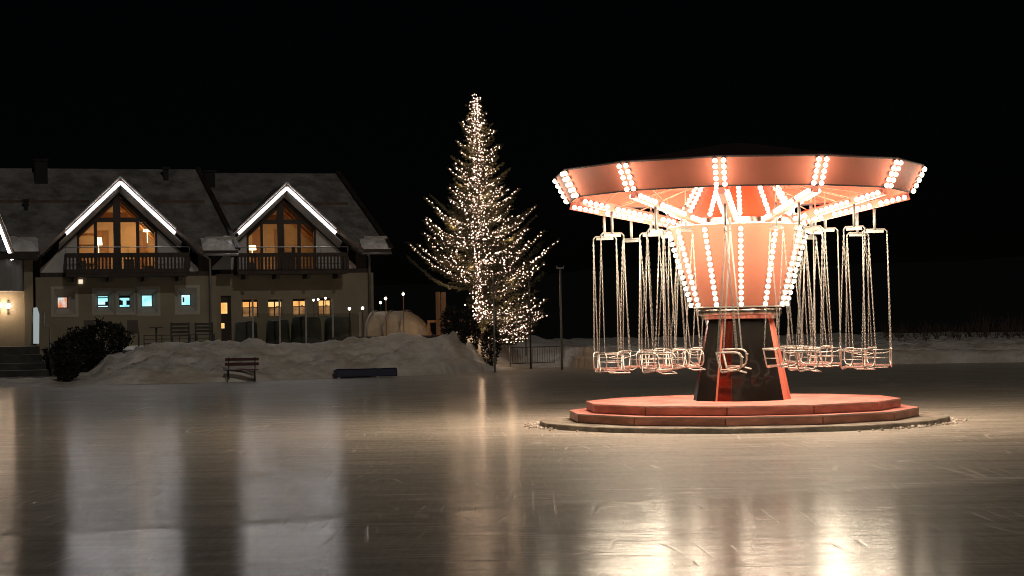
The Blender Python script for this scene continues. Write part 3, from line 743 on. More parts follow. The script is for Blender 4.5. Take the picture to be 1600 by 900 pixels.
    for i in range(n + 1):
        u = c0 + i * pitch
        if abs(i - n / 2) < 1 and P.get('midpost'): b.box(u - pitch * .5, u + pitch * .5, yb - .04, yb + .06, zt0 + .002, zrl + .25)
        lf = [(u - pitch * w_ * .86, yb, zt0 + Hh * f) for f, w_ in prof]; rg = [(u + pitch * w_ * .86, yb, zt0 + Hh * f) for f, w_ in prof]
        b.poly(lf + rg[::-1], (0, .03, 0))
    b.build('balustrade', M_['timber_dark'], bal)
    b = MB(); b.tube([(c0, yb, zpipe), (c1, yb, zpipe)], .022, 6)
    for k in range(5): u = c0 + (c1 - c0) * k / 4; b.tube([(u, yb, zrl), (u, yb, zpipe)], .015, 5)
    b.build('hand_rail', M_['gutter'], bal)
    # --- gutters, eave snow, snow guards, pipes
    gu = MB()
    for a, c in ((eL.x, uc - vb - .15), (uc + vb + .15, eR.x)):
        if c - a < .3: continue
        gu.tube([(a, -We - .06, ze - .20), (c, -We - .06, ze - .20)], .07, 6)
        nn = max(6, int((c - a) / .12)); vs = []
        for i in range(nn + 1):
            f = i / nn; u = a + (c - a) * f; e = .35 + .65 * min(1, min(f, 1 - f) * 5)
            for j in range(7):
                g = j / 6 * (.82 + .30 * fbm(u * 1.4, 7)) + .10 * (j > 0) * fbm(u * 4, 3) * .6; z = ze + .02 + (1.0 * g) * (zr - ze) / (We - Wr) * 1.0
                t_ = (.07 + .10 * math.sin(PI * min(1, g)) * (1 - .5 * g) + .10 * fbm(u * 2.4, g * 3.5, 2) + .05 * fbm(u * 6, g * 7, 4)) * e if 0 < j < 6 else -.03
                vs.append((u, -We + g * 1.0 - .03, z + t_))
        b = MB(); b.add(vs, [(i * 7 + j, (i + 1) * 7 + j, (i + 1) * 7 + j + 1, i * 7 + j + 1) for i in range(nn) for j in range(6)], 0, True); b.build('eave_snow', SNOW_LUMP, h)
        zg = ze + .48 * (zr - ze) / (We - Wr)
        gu.box(a + .2, c - .1, -We + .45, -We + .5, zg + .02, zg + .28)
    gu.build('gutter', M_['gutter'], h)
    b = MB(); zg = ze + 3.2 * (zr - ze) / (We - Wr)
    b.box(eL.x + .3, uc - .8 - (zr - zg) * .2, -We + 3.18, -We + 3.24, zg - .02, zg + .12); b.box(uc + 1.9, rR.x, -We + 3.18, -We + 3.24, zg - .02, zg + .12)
    b.build('snow_guard', M_['timber_mid'], rf)
    for px, py0, py1 in P['pipes']:
        a, c = U(px, py0, W + .12), U(px, py1, W + .12); b = MB(); b.tube([(a.x - .5, -We + .05, a.z + .25), (a.x, a.y, a.z), (a.x, c.y, TZ - .2)], .06, 8); b.build('downpipe', M_['gutter'], h)
    for x0, x1, py0, py1 in P['chim']:
        wq = onroof(U((x0 + x1) / 2, py1, W - 2.5).z); wq = max(Wr, min(We, wq))
        a, c = U(x0, py1, W - 3), U(x1, py0, W - 3); wz = onroof(a.z)
        b = MB(); b.box(a.x, c.x, -wz - .0, -wz + (c.x - a.x), a.z - .5, c.z); b.box(a.x - .06, c.x + .06, -wz - .06, -wz + (c.x - a.x) + .06, c.z + .002, c.z + .1)
        b.build('chimney', M_['chimney_dark'], rf)
    return h
PA = dict(wall=(56, 338), floor=432, outer=[(84, 118, 452, 491), (148, 176, 455, 488), (182, 210, 455, 488), (216, 246, 452, 489), (277, 308, 450, 487)],
          panes=[(90, 106, 464, 481), (153, 170, 462, 480), (187, 204, 462, 480), (222, 239, 461, 479), (284, 299, 460, 477)],
          lit=['orange1', 'blue1', 'blue1', 'blue1', 'blue1'], kind=['plain', 'bars', 'tee', 'plain', 'small'],
          apex=(188, 281), ledl=(105, 361), ledr=(275, 361), ledw=.115, eave_l=(-60, 397), eave_r=(372, 387), ridge_l=(-110, 262), ridge_r=(309, 265),
          glaze=(122, 244), post=(177, 188), beam=347, mull=[(147, 152), (213, 218)], doors=[(160, 178, 2.0), (226, 240, 2.0)], shelves=4,
          furn=[(123, 136, .55), (198, 212, .6), (229, 243, .3)], lamps=[(157, 381, .17, .34), (234, 360, .2, .12)], light=[(157, 372, 17), (225, 362, 27)],
          balc=(103, 296), bal_y=(402, 420, 395, 432, 386), nb=34, pipes=[(328, 405, 530)], chim=[(55, 75, 250, 286), (258, 266, 262, 280), (36, 42, 318, 332)])
PB = dict(wall=(338, 584), floor=427, outer=[(377, 405, 466, 497), (417, 443, 466, 496), (456, 481, 465, 494), (495, 519, 464, 494)],
          panes=[(379, 403, 468, 495), (419, 441, 468, 494), (458, 479, 467, 492), (497, 517, 466, 492)], lit=['warm_lit'] * 4, kind=['flat'] * 4,
          door=(345, 362, 462, 530),
          apex=(448, 290), ledl=(371, 361), ledr=(523, 361), ledw=.115, eave_l=(325, 391), eave_r=(611, 388), ridge_l=(290, 270), ridge_r=(528, 271),
          glaze=(387, 492), post=(433, 443), beam=350, mull=[(407, 411), (465, 470)], doors=[(410, 424, 2.0), (446, 462, 2.0)], shelves=0,
          furn=[(389, 404, .35), (447, 466, .8)], lamps=[(400, 389, .2, .22)], light=[(400, 375, 12), (460, 365, 8)],
          balc=(372, 544), bal_y=(401, 422, 395, 428, 386), nb=32, midpost=1, pipes=[(577, 400, 530)], chim=[(322, 338, 268, 292)])
chalet('chalet', 'left chalet with five small blue lit windows under its balcony', 0.0, PA)
chalet('chalet', 'right chalet with glowing orange ground floor windows and a panelled door', -1.3, PB)

# small lit square on the left chalet's wall
p = U(126, 440, .02); b = MB(); b.box(-.09, .09, -.03, .03, -.09, .09); o = b.build('wall_lamp', GLOBE if False else emis('dim_lamp_glow', (1, .8, .6), .9), None, HO + A_ * p.x + NO * .03 + Vector((0, 0, p.z))); o.rotation_euler[2] = PHI
tag(o, 'small square light on the wall above the leftmost blue window', 'wall lamp')

# ------------------------------------------------------------------ entrance wing at the far left
W0 = 4.0
def L3(px, py, w): q = U(px, py, w); return q
ew = thing('entrance_wing', 'entrance wing at the picture edge with rounded bay and lit sconces', 'building', HO, PHI)
b = MB(); a0, a1 = U(-160, 480, W0).x, U(40, 480, W0).x
zt_ = U(20, 400, W0).z; zd = U(20, 541, W0).z
b.box(a0, a1, -W0, -W0 + 6, zd - .6, zt_); b.build('wall', M_['plaster'], ew)
b = MB(); c0 = U(38, 480, W0 + .25).x; c1 = U(52, 480, W0 + .25).x; b.box(c0, c1, -W0 - .25, -W0 + .3, zd - .6, zt_ - .002); b.build('corner_pillar', M_['plaster'], ew)
b = MB(); q0, q1 = U(-20, 455, W0 + .9), U(38, 455, W0 + .3); zz1 = zt_ - .003; rad = 1.1
pts = []
for k in range(9): th = PI / 2 * k / 8; pts.append((q1.x - rad + rad * math.sin(th), -W0 - rad * math.cos(th) - .0, q1.z))
b.poly([(a0, -W0 - rad, q1.z)] + pts + [(a0, -W0 - .001, q1.z)], (0, 0, zz1 - q1.z)); b.build('bay', M_['bay'], ew)
b = MB(); rr_ = [U(-260, 205, W0 + 1.1), U(26, 399, W0 + 1.1)]
p0, p1 = Vector((U(-60, 185, W0 + 1.1).x, -W0 - 1.1, U(-60, 185, W0 + 1.1).z)), Vector((U(24, 400, W0 + 1.1).x, -W0 - 1.1, U(24, 400, W0 + 1.1).z))
b.poly([p0, p1, p1 + Vector((0, 6, 0)), p0 + Vector((0, 6, 0))], (0, 0, -.2), 0, 1); b.build('roof', [ROOF_SNOW, M_['timber_mid']], ew)
b = MB(); b.bar(p0 + Vector((-.12, -.04, -.16)), p1 + Vector((-.12, -.04, -.16)), .05, .12); b.build('strip_light', LED, ew)
b = MB(); vs = []
for i in range(25):
    f = i / 24; 
    for j in range(6):
        g = j / 5; c = p0.lerp(p1, .45 + .55 * f); vs.append((c.x + .02, c.y + .1 + g * 1.6, c.z + .02 + (.16 * math.sin(PI * g) + .08 * fbm(f * 8, g * 3)) * min(1, 6 * min(f, 1 - f))))
b.add(vs, [(i * 6 + j, (i + 1) * 6 + j, (i + 1) * 6 + j + 1, i * 6 + j + 1) for i in range(24) for j in range(5)], 0, True); b.build('roof_snow', SNOW_LUMP, ew)
b = MB(); e0, e1 = U(-60, 394, W0 + 1.2), U(60, 394, W0 + 1.2); b.box(e0.x, e1.x, -W0 - 1.2, -W0 + 1, e0.z - .3, e0.z - .05); b.build('eave_board', M_['timber_dark'], ew)
def sconce(px, py, label):
    p = U(px, py, W0 + .14); t = thing('wall_sconce', label, 'wall lamp', HO + A_ * p.x + NO * (W0 + .14) + Vector((0, 0, p.z)), PHI, 'wall sconces of the entrance wing')
    b = MB(); b.ball((0, 0, 0), .11, 2); b.build('globe', SCONCE, t); lamp('sconce_light', (0, -.22, 0), 22, (1, .70, .45), .1, t)
    b = MB(); b.box(-.04, .04, .06, .138, -.30, .22); b.tube([(0, .1, -.1), (0, 0, -.16), (0, 0, -.112)], .012, 6); b.build('bracket', M_['dark_metal'], t)
sconce(13, 478, 'glowing globe sconce on the entrance wall beside the pillar'); sconce(-1, 477, 'globe sconce cut by the picture edge on the entrance wall')
# steps
stp = thing('entrance_steps', 'dark stone entrance steps below the sconces', 'steps', HO, PHI)
prev = None
for px1, py, w, pyb in ((62, 541, W0 + 5.5, 553), (66, 554, W0 + 6.7, 566), (72, 567, W0 + 8.2, 577), (76, 578, W0 + 9.8, 588), (80, 589, W0 + 11.6, 604)):
    q = U(px1, py, w); r_ = U(px1, pyb + 30, w); z0 = -.3
    b = MB(); b.box(a0 - 4, q.x, -w, -W0 - .003 if prev is None else -prev - .003, z0, q.z); b.build('step', M_['stone'], stp); prev = w
qa, qb = U(64, 556, W0 + 6.0), U(99, 556, W0 + 6.0); b = MB(); b.box(qa.x + .25, qb.x + .2, -(W0 + 9.5), -(W0 + 5.6), -.3, U(80, 560, W0 + 8).z); b.build('side_wall', M_['stone'], stp)
for nm, w_, pts, lab in (('hand_rail', W0 + 6.0, [(68, 488), (68, 509), (78, 509), (78, 549), (98, 556), (106, 572), (107, 590)], 'bent steel handrail beside the entrance steps'),):
    q = [HO + A_ * U(x, y, w_).x + NO * w_ + Vector((0, 0, U(x, y, w_).z)) for x, y in pts]; q.append(Vector((q[-1].x, q[-1].y, -.1)))
    b = MB(); b.tube(q, .035, 7); tag(b.build(nm, M_['galv']), lab, 'handrail')
sg = thing('sign_board', 'pale upright sign board standing beside the entrance pillar', 'sign', HO, PHI)
w_ = W0 + 1.3; q = [U(x, y, w_) for x, y in ((52, 537), (61, 537), (61.5, 491), (58, 480), (52, 481))]
b = MB(); b.poly([(p.x, -w_, p.z) for p in q], (0, .06, 0)); b.build('board', emis('glowing_board', (.80, .92, .92), .33), sg)  # weak emission put into the board so it reads pale
b = MB(); b.tube([(q[0].x, -w_ + .03, zd - .3), (q[0].x, -w_ + .03, q[4].z)], .03, 6); b.build('post', M_['dark_metal'], sg)

# ------------------------------------------------------------------ plants
def leafy(b, c, rx, ry, rz, n, s, mi=0):
    for i in range(n):
        while True:
            v = Vector((rnd(-1, 1), rnd(-1, 1), rnd(-1, 1)))
            if v.length < 1: break
        l = v.length; k = .55 + .45 * l
        v = v.normalized() * (l ** .5) * (1 + .28 * fbm(v.x * 2.2 + c[0], v.y * 2.2, v.z * 2.2))
        p = Vector((c[0] + v.x * rx, c[1] + v.y * ry, c[2] + v.z * rz))
        d = Vector((rnd(-1, 1), rnd(-1, 1), rnd(-.3, 1))).normalized(); e = d.cross(Vector((rnd(-1, 1), rnd(-1, 1), rnd(-1, 1)))).normalized(); q = s * rnd(.6, 1.4)
        b.add([p - e * q * .3, p + e * q * .3, p + d * q], [(0, 1, 2)], mi)
def shrub(name, px, py, D, rx, rz, label, n=900, s=.16, cat='shrub', group=None):
    p = at(px, py, D); p.z = gz(p.x, p.y) if name != 'x' else p.z
    t = thing(name, label, cat, p, 0, group)
    b = MB(); leafy(b, (0, 0, rz * 1.0), rx, rx * .8, rz, n, s); b.build('foliage', M_['shrub'], t)
    b = MB()
    for k in range(4): b.tube([(rnd(-.1, .1), rnd(-.1, .1), -.1), (rnd(-.4, .4) * rx, rnd(-.3, .3) * rx, rz * 1.1)], [.03, .012], 5)
    b.build('stem', M_['bark'], t)
shrub('shrub', 122, 560, 71, .85, .84, 'dark bushy shrub left of the snow bank beside the steps', 1500)
shrub('shrub', 163, 556, 71.5, .95, .72, 'low spreading dark shrub at the left end of the snow bank', 1500)
shrub('shrub', 96, 566, 74, .70, .62, 'dark shrub behind the bent handrail beside the steps', 1000)
shrub('shrub', 105, 585, 66.5, .45, .5, 'small dark shrub at the foot of the handrail', 600)
CON = 'clipped conifers in front of the lit tree'
shrub('columnar_conifer', 703, 540, 76.5, .34, .62, 'dark clipped conifer beside the shelter post, left of its twin', 900, .11, 'conifer', CON)
shrub('columnar_conifer', 724, 540, 76.5, .36, .66, 'dark clipped conifer just right of its twin on the snow mound', 900, .11, 'conifer', CON)
shrub('columnar_conifer', 767, 535, 76.5, .40, .80, 'dark clipped conifer beside the tall thin pole', 900, .11, 'conifer', CON)
shrub('columnar_conifer', 742, 515, 77.5, .22, .55, 'slim dark conifer in front of the lit trunk', 600, .10, 'conifer', CON)

# the lit spruce
TD = 80.0
tp, tb = at(743.5, 152, TD), at(752, 530, TD)
base = Vector((tb.x, TD, gz(tb.x, TD) - .1)); HT = tp.z - base.z; lean = tp.x - base.x
tr = thing('spruce_tree', 'tall spruce tree wound with strings of warm lights', 'tree', base)
def trunk_at(h): f = h / HT; return Vector((lean * f, 0, h))
b = MB(); b.tube([trunk_at(HT * k / 14) for k in range(15)], [.20 * (1 - k / 14) + .015 for k in range(15)], 8); b.build('trunk', M_['bark'], tr)
LEN = [(0, 2.6), (.9, 2.75), (2.0, 2.75), (3.2, 3.05), (4.2, 2.5), (5.4, 1.9), (6.6, 1.38), (7.8, 1.02), (9.0, .62), (10, .30), (11.5, .05)]
def blen(h):
    f = h * 10.6 / HT
    for (a, p), (c, q) in zip(LEN, LEN[1:]):
        if f <= c: return p + (q - p) * (f - a) / (c - a)
    return .08
br, nd, lights = MB(), MB(), []
def needle_twig(p, d, l):
    n = max(3, int(l / .034))
    for i in range(n):
        c = p + d * (l * (i + .5) / n)
        for k in range(2):
            e = (d * .6 + Vector((rnd(-1, 1), rnd(-1, 1), rnd(-.9, .9)))).normalized(); s = rnd(.06, .12)
            x = e.cross(Vector((rnd(-1, 1), rnd(-1, 1), rnd(-1, 1)))).normalized() * .018
            nd.add([c - x, c + x, c + e * s], [(0, 1, 2)])
def branch(h, az, L, ok=True):
    dx = math.sin(az); dy = -math.cos(az)
    if ok:
        p0 = trunk_at(h); rise = (.30 if h > 1.6 else .05) + rnd(-.08, .10) + (.25 if h > HT * .8 else 0)
        if h < 1.5: rise = rnd(-.16, .06)
        pts = []; m = 8
        for k in range(m + 1):
            f = k / m; pts.append(p0 + Vector((dx * L * f, dy * L * f, L * (rise * f - .16 * math.sin(PI * f) * (1 if h < HT * .75 else .4) + .10 * f * f))) + Vector((rnd(-.03, .03), rnd(-.03, .03), rnd(-.03, .03))) * f)
        br.tube(pts, [.030 * (1 - k / m) * min(1, L) + .006 for k in range(m + 1)], 5)
        sd = Vector((dy, -dx, 0)); step = .10; dist = .12
        while dist < L:
            f = dist / L; k = min(m - 1, int(f * m)); c = pts[k].lerp(pts[k + 1], f * m - k); d = (pts[k + 1] - pts[k]).normalized()
            needle_twig(c, d, .10)
            for s in (-1, 1):
                tl = (.12 + .55 * min(1, L / 2) * (1 - abs(f - .38) * 1.1)) * rnd(.5, 1.0)
                if tl > .06: needle_twig(c, (sd * s * .8 + d * .6 + Vector((0, 0, rnd(-.25, .1)))).normalized(), tl)
            dist += step
        n = int(L / .088)
        if random.random() < .74:
            start = random.random() * .15
            for i in range(n):
                f = start + (1 - start) * (i + rnd(.1, .9)) / n
                if f > 1: continue
                k = min(m - 1, int(f * m)); c = pts[k].lerp(pts[k + 1], f * m - k)
                lights.append(c + Vector((rnd(-.06, .06), rnd(-.06, .06), rnd(-.03, .08))))
            for s in (-1, 1):                          # side sprays carry lights too
                if L > .9 and random.random() < .40:
                    f0 = rnd(.35, .7); k = int(f0 * m); c = pts[k]; d = ((pts[k + 1] - pts[k]).normalized() + sd * s * .7).normalized(); ll = L * .35
                    for i in range(int(ll / .13)): lights.append(c + d * (ll * (i + 1) / int(ll / .13)) + Vector((rnd(-.04, .04), rnd(-.04, .04), rnd(0, .08))))
h = 1.0; az = 0.3
while h < HT - .12:
    az += 2.39996 + rnd(-.35, .35); dx = math.sin(az)
    ok = not (h < 1.5 and dx < .1) and not (h < 2.2 and dx < -.35 and random.random() < .8)
    branch(h, az, blen(h) * rnd(.70, 1.10), ok)
    h += .046 + .014 * (1 - h / HT)
for k in range(46): branch(rnd(.15, 2.3), rnd(.25, 2.6) if k % 3 == 0 else rnd(.8, 2.1), rnd(1.8, 2.8))
for i in range(420):
    hh = .5 + (HT - .6) * (i / 420); a = i * .9; r_ = .22 * (1 - hh / HT) + .05 + rnd(0, .1)
    lights.append(trunk_at(hh) + Vector((math.sin(a) * r_, math.cos(a) * r_, rnd(-.05, .05))))
for i in range(230):
    hh = rnd(.7, 5.0) if i < 170 else rnd(4, 7); r_ = abs(random.gauss(0, .22)); a = rnd(-1.6, 1.6)
    lights.append(trunk_at(hh) + Vector((math.sin(a) * r_, -abs(math.cos(a)) * r_ - .25, 0)))
for i in range(9): lights.append(trunk_at(HT) + Vector((rnd(-.14, .14), rnd(-.1, .1), rnd(-.12, .14))))
br.build('branch', M_['bark'], tr); o = nd.build('needles', M_['needles'], tr); o['kind'] = 'stuff'
fl = thing('fairy_lights', 'strings of warm white fairy lights wound through the spruce', 'string lights', base)
lights.sort(key=lambda p: (p - Vector((0, -9, 3))).length)
oneb = MB(); oneb.ball((0, 0, 0), .034, 1); fme = oneb.mesh('fairy_bulb', FAIRY)
rest = MB()
for i, p in enumerate(lights):
    if i < 100:
        o = bpy.data.objects.new('fairy_bulb', fme); C.objects.link(o); o.parent = fl; o.location = p
    else: rest.ball(p, rnd(.022, .036), 1)
o = rest.build('fairy_bulbs', FAIRY, fl); o['kind'] = 'stuff'
for k in range(16):
    hh = HT * (.06 + .86 * k / 15); a = k * 2.4; rr = .55 * blen(hh); lamp('fairy_light', trunk_at(hh) + Vector((math.sin(a) * rr, -abs(math.cos(a)) * rr - .1, .05)), 26 * (1.1 - .7 * k / 15), (1, .66, .40), .12, fl)

# ------------------------------------------------------------------ furniture of the bank and terrace
# bench
p = ground(378, 596.5); bn = thing('park_bench', 'dark red slatted bench on the ice edge below the left chalet', 'bench', p, R(3))
S_ = 1.0
b = MB()
for k in range(3): b.box(-.56, .56, -.05 - .14 * k, .06 - .14 * k, .40, .43)
b.build('seat', M_['bench_wood'], bn)
b = MB()
for z0, z1, y in ((.55, .66, .10), (.72, .82, .13)): b.box(-.58, .58, y, y + .03, z0, z1)
b.build('backrest', M_['bench_wood'], bn)
for sx in (-.45, .45):
    b = MB(); b.tube([(sx, -.36, 0), (sx, -.32, .25), (sx, -.33, .385)], .02, 6); b.tube([(sx, .10, 0), (sx, .05, .3), (sx, .095, .55), (sx, .125, .84)], .02, 6); b.tube([(sx, -.33, .385), (sx, .06, .385)], .018, 6)
    b.build('leg', M_['dark_metal'], bn)
# navy mat
p0, p1 = ground(526, 590.5), ground(621, 588); mid = (p0 + p1) / 2 - Vector((0, .75, 0)); d = p1 - p0
mt = thing('crash_mat', 'long navy blue padded barrier lying at the snow bank foot', 'crash mat', mid, math.atan2(d.y, d.x))
b = MB(); l = d.length / 2
prof = [(-.14, .03), (-.16, .06), (-.15, .30), (-.11, .335), (.11, .335), (.15, .30), (.16, .06), (.14, .03)]
vs = []; xs_ = [-l, -l + .04, -l * .33, -l * .33 + .01, l * .34, l * .34 + .01, l - .04, l]; sc_ = [.9, 1, 1, .97, 1, .97, 1, .9]
for x, s in zip(xs_, sc_):
    for y, z in prof: vs.append((x, y * s, .03 + (z - .03) * s))
b.add(vs, [(i * 8 + j, (i + 1) * 8 + j, (i + 1) * 8 + (j + 1) % 8, i * 8 + (j + 1) % 8) for i in range(7) for j in range(8)] + [tuple(range(8)), tuple(56 + j for j in range(8))][:2])
b.build('pad', M_['navy'], mt)
b = MB()
for x in (-l * .9, l * .35): b.box(x - .05, x + .05, -.17, .0, 0, .032)
b.build('foot', M_['board'], mt)
# fence
pa, pb = ground(797, 575.5, .1), ground(885, 572, .1); pa.y = edge_y(pa.x) + .9; pb.y = edge_y(pb.x) + .9; d = pb - pa; fz = gz(pa.x, pa.y)
fe = thing('metal_fence', 'grey railing of thin upright bars in front of the lit spruce', 'fence', (pa.x, pa.y, fz), math.atan2(d.y, d.x))
Lf = d.length; b = MB()
for z in (.12, .78): b.bar((0, 0, z), (Lf, 0, z), .025, .03)
n = 22
for i in range(1, n): b.tube([(Lf * i / n, 0, .12), (Lf * i / n, 0, .78)], .009, 5)
b.build('railing_panel', M_['dark_metal'], fe)
for x in (0, Lf): b = MB(); b.tube([(x, 0, -.2), (x, 0, .88)], .026, 6); b.build('post', M_['galv'], fe)
# poles
def pole(px, py0, py1, D, r, label, arm=False, m='galv'):
    q = at(px, py1, D); z0 = gz(q.x, q.y) - .2; zt = at(px, py0, D).z
    t = thing('thin_pole', label, 'pole', (q.x, q.y, z0), 0, 'poles around the spruce')
    b = MB(); b.tube([(0, 0, 0), (0, 0, zt - z0)], [r, r * .8], 8); b.build('shaft', M_[m], t)
    b = MB()
    if arm: b.box(-.14, .14, -.06, .06, zt - z0, zt - z0 + .06); b.tube([(-.1, 0, zt - z0 + .06), (-.16, 0, zt - z0 + .12)], .02, 5); b.tube([(.1, 0, zt - z0 + .06), (.16, 0, zt - z0 + .12)], .02, 5)
    else: b.lathe([(.0, zt - z0 + .05), (r * 1.3, zt - z0 + .02), (r * 1.2, zt - z0 - .03)], 8)
    b.build('pole_cap', M_[m], t)
pole(773, 432, 556, 73.5, .035, 'tall thin pale pole standing in front of the spruce on the snow')
pole(877.5, 420, 540, 76, .05, 'grey pole with a small cross head right of the spruce', True)
pole(829, 418, 545, 79, .04, 'dark pole right of the spruce with the lowest lights around it', False, 'dark_metal')
pole(821.5, 432, 520, 84, .025, 'thin faint pole behind the right spruce branches', False, 'dark_metal')
# wooden shelter
pp = [at(684, 455, 79), at(692.5, 455, 79)]
sh = thing('wooden_shelter', 'wooden shelter of square posts left of the spruce', 'shelter', (pp[0].x, 79, 1.2))
for q in pp:
    b = MB(); b.box(q.x - pp[0].x - .09, q.x - pp[0].x + .09, -.09, .09, -.2, q.z - 1.2 + rnd(-.1, .1)); b.build('post', M_['post_wood'], sh)
qz = at(735, 503, 80).z - 1.2
for q in (670, 735): xx = at(q, 500, 80).x - pp[0].x; b = MB(); b.box(xx - .06, xx + .06, .9, 1.02, -.2, qz); b.build('rail_post', M_['post_wood'], sh)
b = MB(); xx0, xx1 = at(668, 500, 80).x - pp[0].x, at(736, 500, 80).x - pp[0].x; b.box(xx0, xx1, .88, 1.04, qz + .003, qz + .10); b.build('rail', M_['post_wood'], sh)
# tent
TDp = 83.0; t0, t1 = at(582, 524, TDp), at(669, 524, TDp); tz0 = gz((t0.x + t1.x) / 2, TDp); th_ = at(640, 485, TDp).z - tz0
tt = thing('tunnel_tent', 'pale beige tunnel tent on the terrace right of the chalets', 'tent', ((t0.x + t1.x) / 2, TDp, tz0), R(-14))
w2 = (t1.x - t0.x) / 2; b = MB(); nA, nB = 22, 16; vs = []
for i in range(nA + 1):
    f = i / nA; x = -w2 + 2 * w2 * f; prof_h = th_ * (1 if f < .55 else math.sqrt(max(0, 1 - ((f - .55) / .45) ** 2)) * .98 + .02)
    for j in range(nB + 1):
        a = PI * j / nB; vs.append((x + .03 * fbm(i * .7, j * .6, 3), 1.3 * math.cos(a) + .05 * fbm(i * .5, j, 4), max(0, math.sin(a)) ** .8 * prof_h * (1 + .03 * fbm(i * .9, j * .7, 6)) - .02))
b.add(vs, [(i * (nB + 1) + j, (i + 1) * (nB + 1) + j, (i + 1) * (nB + 1) + j + 1, i * (nB + 1) + j + 1) for i in range(nA) for j in range(nB)], 0, True)
b.build('tent_sheet', M_['tent'], tt)
b = MB()
for x in (-w2 * .9, -w2 * .3, w2 * .3): b.tube([(x, -1.32 * math.cos(PI * k / 12), 1.01 * th_ * max(0, math.sin(PI * k / 12)) ** .8) for k in range(13)], .03, 5)
b.build('tent_hoop', M_['galv'], tt)
# globe lamps, and added globes for reflections in the windbreak glass
LAMPG = 'globe lamps along the terrace'
def globe_post(px, py, D, label, extra=None, rr=.085, stem='dark_metal'):
    q = at(px, py, D); z0 = gz(q.x, q.y) - .1
    t = thing('globe_lamp', label, 'lamp', (q.x, q.y, z0), 0, LAMPG)
    b = MB(); b.ball((0, 0, q.z - z0), rr, 2); b.build('globe', GLOBE, t)
    b = MB(); b.tube([(0, .1, 0), (0, .1, q.z - z0 + .05), (0, .0, q.z - z0 + .11), (0, 0, q.z - z0 + rr + .002)], .022 if rr > .05 else .012, 6); b.build('lamp_post', M_[stem], t)
globe_post(602.5, 466.5, 81, 'globe lamp on a post in front of the tunnel tent', None, .06, 'post_wood')
globe_post(594.5, 473, 83.2, 'globe lamp on a post at the left end of the tunnel tent', None, .055)
globe_post(630, 459.5, 81, 'globe lamp on a post, highest and nearest the spruce', None, .055, 'post_wood')
for px, py, D, lb in ((546, 482.5, 80.5, 'globe added for a lamp reflection right of the last orange window'), (566.5, 481.5, 80.5, 'globe added for a lamp reflection beside the corner of the right chalet')):
    globe_post(px, py, D, lb, None, .06)  # this pair is added in place of lamp reflections in the glass
for px, py, lb in ((490, 469, 'tiny globe added for a reflection left above the last orange window'), (497.2, 468, 'tiny globe added for a reflection at the top left of the last orange window'), (508.5, 466, 'tiny globe added for a reflection over the middle of the last orange window')):
    globe_post(px, py, 81, lb, None, .045)  # these three are added glowing globes where the glass mirrors lamps

# terrace deck edge
q0, q1 = at(520, 529, 78), at(690, 526, 78)
b = MB(); b.bar(q0, q1, .5, .12); tag(b.build('terrace_kerb', M_['stone']), 'dark straight terrace edge below the tunnel tent', 'kerb')
# windbreak
wb = thing('glass_windbreak', 'row of glass windbreak panes on posts before the orange windows', 'windbreak', (at(395, 500, 78).x, 78.6, 1.2), PHI)
posts = [395, 437, 478, 520, 562]; ux = []
for px in posts:
    D = 78.6
    for _ in range(6): D = 78.6 + (at(px, 500, D).x - wb.location.x) * math.tan(PHI)
    ux.append(((at(px, 500, D).x - wb.location.x) / math.cos(PHI), D, px))
for i, (u, D, px) in enumerate(ux):
    zt = at(px, 468 if i < 4 else 489, D).z - 1.2
    b = MB(); b.box(u - .035, u + .035, -.035, .035, -.3, zt); b.build('post', M_['galv'], wb)
    if i < 4:
        u2, D2, px2 = ux[i + 1]; b = MB(); b.box(u + .045, u2 - .045, -.006, .006, .0, at(px, 490, D).z - 1.2); b.build('glass_pane', M_['screen'], wb)
# covered furniture
def cover(px0, px1, pyt, D, label, cat='covered table', seed=0):
    a, c = at(px0, 520, D), at(px1, 520, D); z0 = gz((a.x + c.x) / 2, D); ht = at((px0 + px1) / 2, pyt, D).z - z0; w = (c.x - a.x) / 2
    t = thing('covered_furniture', label, cat, ((a.x + c.x) / 2, D, z0 - .03), PHI, 'covered terrace furniture')
    b = MB(); n = 20; rings = [(1.06, 0), (1.0, .25), (.97, .6), (.95, .85), (.86, .97), (.5, 1.0), (.01, 1.02)]; vs = []
    for f, z in rings:
        for k in range(n):
            a_ = 2 * PI * k / n; cx, cy = math.cos(a_), math.sin(a_)
            sq = 1 / max(abs(cx), abs(cy)) ** .7; fold = 1 + .07 * fbm(cx * 3 + seed, cy * 3, z * .4) * (1 - z * .5) + .03 * math.sin(9 * a_ + seed) * (1 - z)
            vs.append((cx * w * f * sq * fold, cy * w * .75 * f * sq * fold, ht * (z + .09 * fbm(cx * f * 1.5 + seed, cy * f * 1.5, 7) * (z > .5))))
    b.add(vs, [(r * n + k, r * n + (k + 1) % n, (r + 1) * n + (k + 1) % n, (r + 1) * n + k) for r in range(len(rings) - 1) for k in range(n)], 0, True)
    b.build('cover', M_['cover'], t)
    b = MB()
    for sx in (-1, 1):
        for sy in (-1, 1): b.tube([(sx * w * .8, sy * w * .6, 0), (sx * w * .7, sy * w * .5, ht * .8)], .03, 5)
    b.build('leg', M_['dark_metal'], t)
cover(366, 402, 501, 80.3, 'covered table below the leftmost orange window', seed=1)
cover(416, 452, 499, 80.3, 'covered table below the second orange window', seed=4)
cover(455, 502, 494, 80.6, 'wide covered table below the third and fourth orange windows', seed=8)
cover(506, 549, 493, 81.2, 'tall covered stack below the right chalet corner globes', seed=12)
